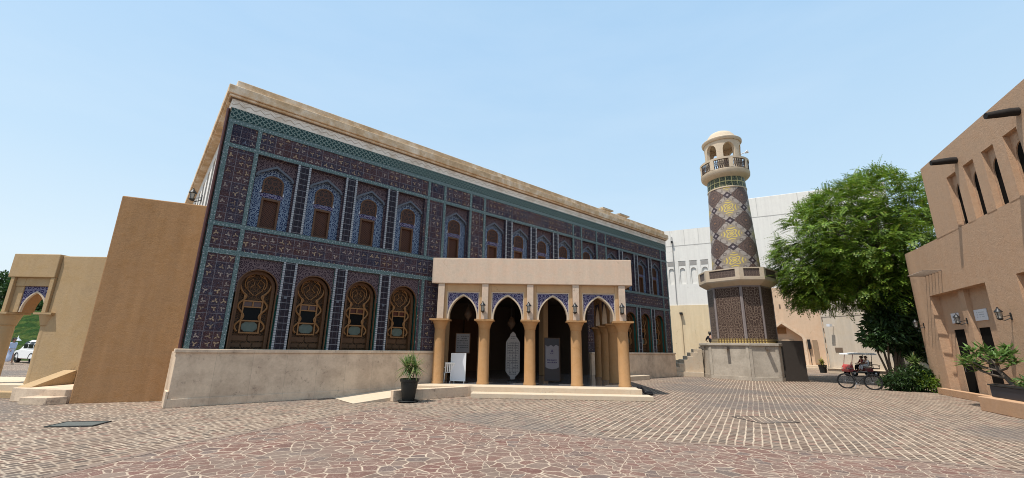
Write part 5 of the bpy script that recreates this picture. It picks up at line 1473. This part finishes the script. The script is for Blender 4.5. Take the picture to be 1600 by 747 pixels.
def trousers(J, m, name='trousers'):
    JJ = dict(p=(*J['pelvis'], (.15, .13))); E = []
    for nm in 'rl':
        JJ['h' + nm] = (*J['hp' + nm], .108); JJ['k' + nm] = (*J['kn' + nm], .078); JJ['a' + nm] = (*(Vector(J['an' + nm]).lerp(Vector(J['kn' + nm]), .1)), .062)
        E += [('p', 'h' + nm), ('h' + nm, 'k' + nm), ('k' + nm, 'a' + nm)]
    return (name, JJ, E, m)
def shoes(J, m):
    JJ = {}; out = []
    for nm in 'rl':
        a = Vector(J['an' + nm]); b_ = Vector(J['to' + nm]); d = (b_ - a); d.z = 0; d.normalize(); hz = b_.z
        out.append(('shoe', dict(h=(*(Vector((a.x, a.y, hz + .01)) - d * .04), (.045, .05)), m=(*(Vector((a.x, a.y, hz)) + d * .09), (.048, .04)), t=(*(b_ + d * .03), (.04, .034))), [('h', 'm'), ('m', 't')], m))
    return out
STAND = dict(pelvis=(0, 0, .95), waist=(0, -.005, 1.10), chest=(0, .0, 1.32), neck0=(0, .01, 1.46), neck1=(0, -.005, 1.53), head=(0, -.015, 1.62),
    shr=(.19, .01, 1.40), elr=(.24, .04, 1.12), wrr=(.26, -.05, .88), shl=(-.19, .01, 1.40), ell=(-.24, .04, 1.12), wrl=(-.26, -.05, .88),
    hpr=(.09, 0, .90), knr=(.10, -.02, .50), anr=(.10, .02, .09), tor=(.12, -.15, .04), hpl=(-.09, 0, .90), knl=(-.10, -.02, .50), anl=(-.10, .02, .09), tol=(-.12, -.15, .04))
# walker in a pale robe left of the white car: mid-stride, leaning slightly forward
J = dict(STAND); J.update(chest=(0, -.06, 1.31), neck0=(0, -.08, 1.45), neck1=(0, -.105, 1.52), head=(0, -.13, 1.61), shr=(.19, -.05, 1.39), shl=(-.19, -.05, 1.39), elr=(.25, .08, 1.13), wrr=(.25, .10, .88), ell=(-.25, -.16, 1.13), wrl=(-.22, -.32, .98),
    knr=(.10, -.22, .50), anr=(.10, -.28, .10), tor=(.11, -.44, .06), knl=(-.10, .10, .50), anl=(-.10, .30, .14), tol=(-.11, .20, .03))
robe = ('robe', dict(p=(0, 0, .92, (.20, .17)), w=(0, -.01, 1.10, (.175, .145)), c=(0, -.05, 1.31, (.195, .145)), n=(0, -.075, 1.42, .08), k=(0, -.04, .52, (.20, .24)), a=(0, 0, .16, (.20, .30)), sr=(.19, -.05, 1.39, .085), er=(.25, .08, 1.13, .075), wr=(.25, .10, .93, .07), sl=(-.19, -.05, 1.39, .085), el=(-.25, -.16, 1.13, .075), wl=(-.225, -.29, 1.01, .07)),
    [('p', 'w'), ('w', 'c'), ('c', 'n'), ('p', 'k'), ('k', 'a'), ('c', 'sr'), ('sr', 'er'), ('er', 'wr'), ('c', 'sl'), ('sl', 'el'), ('el', 'wl')], M['blue_cloth'])
person('person in a long pale blue robe walking beside the parked white car', (-33.6, 29.5, 0), R(80), J, [robe] + shoes(J, M['tan_cloth']))
# person at the head of the minaret stairs, seen from behind, bending forward
J = dict(STAND); J.update(pelvis=(0, .05, .95), waist=(0, -.0, 1.09), chest=(0, -.10, 1.30), neck0=(0, -.17, 1.43), neck1=(0, -.20, 1.49), head=(0, -.26, 1.57), face=(0, -1, -.3), shr=(.19, -.11, 1.37), shl=(-.19, -.11, 1.37), elr=(.32, -.18, 1.15), ell=(-.31, -.18, 1.15), wrr=(.22, -.40, 1.10), wrl=(-.2, -.40, 1.1))
PX = frame(MC, MR)
person('person in a black T-shirt bending forward on the minaret plinth, seen from behind', PX(-1.98, .35, 1.22), R(165), J, [shirt(J, M['black_cloth'], .92), trousers(J, M['tan_cloth'])] + shoes(J, M['rubber']))
# ------------------------------------------------------------------ golf cart
CL, CR, CS = (26.45, 33.15, 0), R(-8), .88
cart = thing('golf_cart', 'red golf cart with a white roof carrying two people', 'golf cart', CL, CR); cart.scale = (CS, CS, CS)
# local x: front at -x
b = MB(); b.xprism([(-1.22, .34), (-1.24, .52), (-1.16, .78), (-1.02, .96), (-.90, .94), (-.84, .52), (-.60, .44), (-.60, .32)], -.56, .56); b.obj('cowl', M['red'], cart, bevel=.03)
b = MB(); b.box(-.60, 1.10, -.54, .54, .26, .40); b.obj('chassis', M['black'], cart, bevel=.02)
b = MB(); b.xprism([(-.06, .402), (-.02, .68), (.60, .68), (.64, .402)], -.56, .56); b.obj('body', plain('deep_red_paint', (.20, .022, .022), .4), cart, bevel=.02)
b = MB(); b.xprism([(-1.18, 1.78), (-1.10, 1.88), (-.2, 1.95), (.85, 1.93), (1.02, 1.87), (1.04, 1.78)], -.66, .66); b.obj('roof', M['white'], cart, bevel=.03)
for sy in (-1, 1):
    b = MB(); b.tube([(-.98, sy * .54, .92), (-.78, sy * .56, 1.81)], .024, 6); b.obj('roof_post', M['red'], cart)
    b = MB(); b.tube([(.55, sy * .56, .66), (.66, sy * .56, 1.81)], .022, 6); b.obj('roof_post', M['black'], cart)
    for x in (-.84, .80):
        wz = thing('wheel', None, None, (x, sy * .50, .235)); wz.parent = cart
        w_ = MB(); w_.v = []; w_.lathe([(.13, -.085), (.20, -.095), (.23, -.07), (.235, 0), (.23, .07), (.20, .095), (.13, .085)], 22)
        w_.v = [Vector((p.x, p.z, p.y)) for p in w_.v]; w_.obj('tyre', M['rubber'], wz)
        w_ = MB(); w_.lathe([(0, .06), (.06, .07), (.13, .03), (.13, -.03), (.06, -.07), (0, -.06)], 16); w_.v = [Vector((p.x, p.z, p.y)) for p in w_.v]; w_.obj('rim', M['steel'], wz)
    b = MB(); b.tube([(-1.2, sy * .36, .62), (-1.245, sy * .36, .62)], .075, 10); b.obj('headlight', M['lamp_glass'], cart)
b = MB(); b.box(-.0, .52, -.52, .52, .70, .82); st_ = b.obj('seat', M['tan_cloth'], cart, bevel=.03)
b = MB(); b.xprism([(.46, .86), (.56, .86), (.64, 1.22), (.56, 1.23)], -.52, .52); b.obj('seat_back', M['tan_cloth'], cart, bevel=.02)
b = MB(); b.box(.68, 1.14, -.5, .5, .62, .70); b.tube([(1.14, -.5, .64), (1.20, -.5, .95), (1.20, .5, .95), (1.14, .5, .64)], .02, 6); b.tube([(.70, -.5, .70), (.66, -.5, 1.0), (1.0, -.5, 1.02), (1.14, -.5, .80)], .02, 6); b.obj('rear_rack', M['black'], cart)
b = MB(); ctr = Vector((-.52, .22, 1.02)); b.tube([tuple(ctr + Vector((.06 * math.cos(a), .17 * math.sin(a), .16 * math.cos(a)))) for a in [2 * PI * k / 16 for k in range(16)]], .014, 5, True); b.tube([tuple(ctr), (-.82, .22, .80)], .016, 5); b.obj('steering_wheel', M['black'], cart)
b = MB(); b.xprism([(-1.0, .99), (-.985, .99), (-.80, 1.78), (-.815, 1.78)], -.52, .52); 
SIT = dict(pelvis=(0, .12, .90), waist=(0, .14, 1.04), chest=(0, .12, 1.25), neck0=(0, .10, 1.39), neck1=(0, .085, 1.45), head=(0, .07, 1.54),
    shr=(.19, .11, 1.33), elr=(.25, -.05, 1.10), wrr=(.16, -.27, 1.06), shl=(-.19, .11, 1.33), ell=(-.25, -.05, 1.10), wrl=(-.16, -.27, 1.06),
    hpr=(.10, .05, .90), knr=(.12, -.36, .90), anr=(.12, -.45, .50), tor=(.13, -.60, .44), hpl=(-.10, .05, .90), knl=(-.12, -.36, .90), anl=(-.12, -.45, .50), tol=(-.13, -.60, .44))
PC = frame(CL, CR)
J = dict(SIT)
person('person in a white shirt sitting on the near side of the golf cart', PC(.23, -.24, .0), CR - R(90), J, [shirt(J, M['white_cloth'], .8), trousers(J, M['white_cloth'])] + shoes(J, M['rubber']), True, 'people in the golf cart').scale = (CS, CS, CS)
person('person in a maroon shirt sitting on the far side of the golf cart', PC(.21, .24, .0), CR - R(90), J, [shirt(J, M['maroon'], .8), trousers(J, M['black_cloth'])] + shoes(J, M['rubber']), True, 'people in the golf cart').scale = (CS, CS, CS)

# ------------------------------------------------------------------ bicycle
BA, BB = Vector((16.62, 21.88, 0)), Vector((17.36, 21.16, 0))
ba = math.atan2(BB.y - BA.y, BB.x - BA.x); WB = (BB - BA).length
bike = thing('bicycle', 'dark bicycle parked on its stand in front of the golf cart', 'bicycle', (BA + BB) / 2, ba)
wr = .350; xr, xf = -WB / 2, WB / 2
for x in (xr, xf):
    wz = thing('wheel', None, None, (x, 0, wr)); wz.parent = bike
    b = MB(); b.tube([(wr * .965 * math.cos(2 * PI * k / 36), 0, wr * .965 * math.sin(2 * PI * k / 36)) for k in range(36)], .030, 7, True); b.obj('tyre', M['rubber'], wz)
    b = MB(); b.tube([(wr * .88 * math.cos(2 * PI * k / 36), 0, wr * .88 * math.sin(2 * PI * k / 36)) for k in range(36)], .011, 5, True); b.obj('rim', M['black'], wz)
    b = MB()
    for k in range(20): a = 2 * PI * k / 20; b.tube([(.02 * math.cos(a + 1.2), .02 * (-1) ** k, .02 * math.sin(a + 1.2)), (wr * .87 * math.cos(a), 0, wr * .87 * math.sin(a))], .0022, 3)
    b.tube([(0, -.05, 0), (0, .05, 0)], .022, 8); b.obj('spokes', M['steel'], wz)
bb_ = (xr + .43, 0, .29); sea = (xr + .27, 0, .80); hd_t = (xf - .17, 0, .88); hd_b = (xf - .13, 0, .72)
b = MB()
b.tube([bb_, sea], .017, 7); b.tube([(sea[0] + .02, 0, .76), (hd_t[0] + .01, 0, .83)], .016, 7); b.tube([bb_, hd_b], .020, 7); b.tube([hd_t, hd_b], .020, 7)
for sy in (-.06, .06):
    b.tube([(xr, sy, wr), (sea[0] + .02, sy * .3, .74)], .009, 5); b.tube([(xr, sy, wr), bb_], .010, 5); b.tube([(hd_b[0], sy * .8, hd_b[2] - .02), (xf - .05, sy, .55), (xf, sy, wr)], .012, 5)
b.obj('frame', M['black'], bike)
b = MB(); b.tube([sea, (sea[0] - .035, 0, .93)], .013, 6); b.xprism([(sea[0] - .19, .945), (sea[0] - .17, .985), (sea[0] - .02, .965), (sea[0] + .11, .96), (sea[0] + .11, .945), (sea[0] - .04, .935)], -.055, .055); b.obj('saddle', M['black'], bike, bevel=.015)
b = MB(); b.tube([hd_t, (hd_t[0] - .015, 0, .98), (hd_t[0] + .06, 0, 1.0)], .014, 6); b.tube([(hd_t[0] + .0, -.30, 1.03), (hd_t[0] + .06, -.12, 1.0), (hd_t[0] + .06, .12, 1.0), (hd_t[0] + .0, .30, 1.03)], .013, 6); b.obj('handlebar', M['black'], bike)
b = MB(); b.lathe([(.085, -.004), (.092, -.004), (.092, .004), (.085, .004), (.085, -.004)], 20); b.v = [Vector((bb_[0] + p.x, -.05 + p.z, bb_[2] + p.y)) for p in b.v]; b.tube([(bb_[0], -.065, bb_[2]), (bb_[0] + .10, -.075, bb_[2] - .13)], .010, 5); b.tube([(bb_[0], .065, bb_[2]), (bb_[0] - .10, .075, bb_[2] + .13)], .010, 5); b.obj('crankset', M['steel'], bike)
b = MB()
for sx, sy in ((1, -1), (-1, 1)): b.box(bb_[0] + sx * .10 - .045, bb_[0] + sx * .10 + .045, sy * .12 - .04, sy * .12 + .04, bb_[2] - sx * .13 - .011, bb_[2] - sx * .13 + .011)
b.obj('pedal', M['black'], bike)
b = MB(); b.tube([(bb_[0] - .03, -.03, .28), (bb_[0] - .12, -.15, .01)], .009, 5); b.obj('kickstand', M['steel'], bike)

# ------------------------------------------------------------------ parked white car
car = thing('parked_car', 'white off-road car parked below the grassy hill, seen through the gateway arch', 'car', (-34.6, 32.4, 0), R(90 + 64)); car.scale = (.90, .90, .87)
# local x forward, rear at -x
def loft(b, secs, smooth=True):
    b.smooth = smooth
    for A, B in zip(secs[:-1], secs[1:]):
        n = len(A)
        for i in range(n): b.face([A[i], A[(i + 1) % n], B[(i + 1) % n], B[i]])
    b.smooth = False; b.face(secs[0][::-1]); b.face(secs[-1])
def sec(x, z0, z1, hw, hw2=None):
    h2 = hw2 or hw; return [(x, -hw, z0 + .06), (x, -hw * .92, z0), (x, hw * .92, z0), (x, hw, z0 + .06), (x, hw, z0 + (z1 - z0) * .6), (x, h2, z1 - .05), (x, h2 * .9, z1), (x, -h2 * .9, z1), (x, -h2, z1 - .05), (x, -hw, z0 + (z1 - z0) * .6)]
b = MB(); loft(b, [sec(-2.42, .50, 1.06, .86), sec(-2.36, .42, 1.10, .92), (sec(-1.2, .34, 1.10, .95)), sec(.6, .34, 1.10, .95), sec(1.3, .36, 1.08, .94), sec(2.2, .42, .98, .88), sec(2.42, .52, .90, .76)]); b.obj('body', M['white'], car)
b = MB(); loft(b, [sec(-2.34, 1.08, 1.12, .90, .88), sec(-2.10, 1.08, 1.78, .90, .74), sec(-1.9, 1.08, 1.84, .90, .74), sec(.0, 1.08, 1.86, .90, .74), sec(.45, 1.08, 1.78, .89, .72), sec(1.30, 1.06, 1.12, .86, .80)]); b.obj('cabin', M['white'], car)
b = MB(); b.xprism([(-2.345, 1.18), (-2.335, 1.18), (-2.155, 1.68), (-2.165, 1.68)], -.66, .66); b.obj('rear_window', M['glass'], car)
for sy in (-1, 1):
    for x0, x1 in ((-2.0, -1.35), (-1.25, -.35), (-.25, .55)):
        b = MB(); b.yprism([(sy * .885, 1.2), (sy * .885, 1.5), (sy * .785, 1.72), (sy * .80, 1.73), (sy * .912, 1.52), (sy * .912, 1.2)], x0, x1); b.obj('side_window', M['glass'], car)
    b = MB(); b.box(-2.40, -2.16, min(sy * .62, sy * .935), max(sy * .62, sy * .935), .96, 1.12); b.obj('tail_light', plain('tail_lamp', (.20, .012, .015), .25) if sy < 0 else bpy.data.materials['tail_lamp'], car, bevel=.015)
    for x in (-1.42, 1.42):
        wz = thing('wheel', None, None, (x, sy * .80, .37)); wz.parent = car
        w_ = MB(); w_.lathe([(.22, -.11), (.33, -.12), (.37, -.08), (.37, .08), (.33, .12), (.22, .11)], 24); w_.v = [Vector((p.x, p.z, p.y)) for p in w_.v]; w_.obj('tyre', M['rubber'], wz)
        w_ = MB(); w_.lathe([(0, .09), (.10, .10), (.22, .06), (.22, -.06), (.10, -.10), (0, -.09)], 18); w_.v = [Vector((p.x, p.z, p.y)) for p in w_.v]; w_.obj('rim', M['steel'], wz)
        b = MB(); b.lathe([(.43, -.03), (.47, -.03), (.47, .03), (.43, .03), (.43, -.03)], 14, (0, 0), 0, PI, False); b.v = [Vector((x + p.x, sy * .945 + p.z, .37 + p.y)) for p in b.v]; b.obj('wheel_arch', M['rubber'], car)
b = MB(); b.box(-2.50, -2.30, -.88, .88, .46, .66); b.obj('bumper', plain('grey_bumper', (.30, .31, .32), .6), car, bevel=.03)
b = MB(); b.box(-2.445, -2.425, -.26, .26, .78, .90); b.obj('number_plate', M['offwhite'], car)
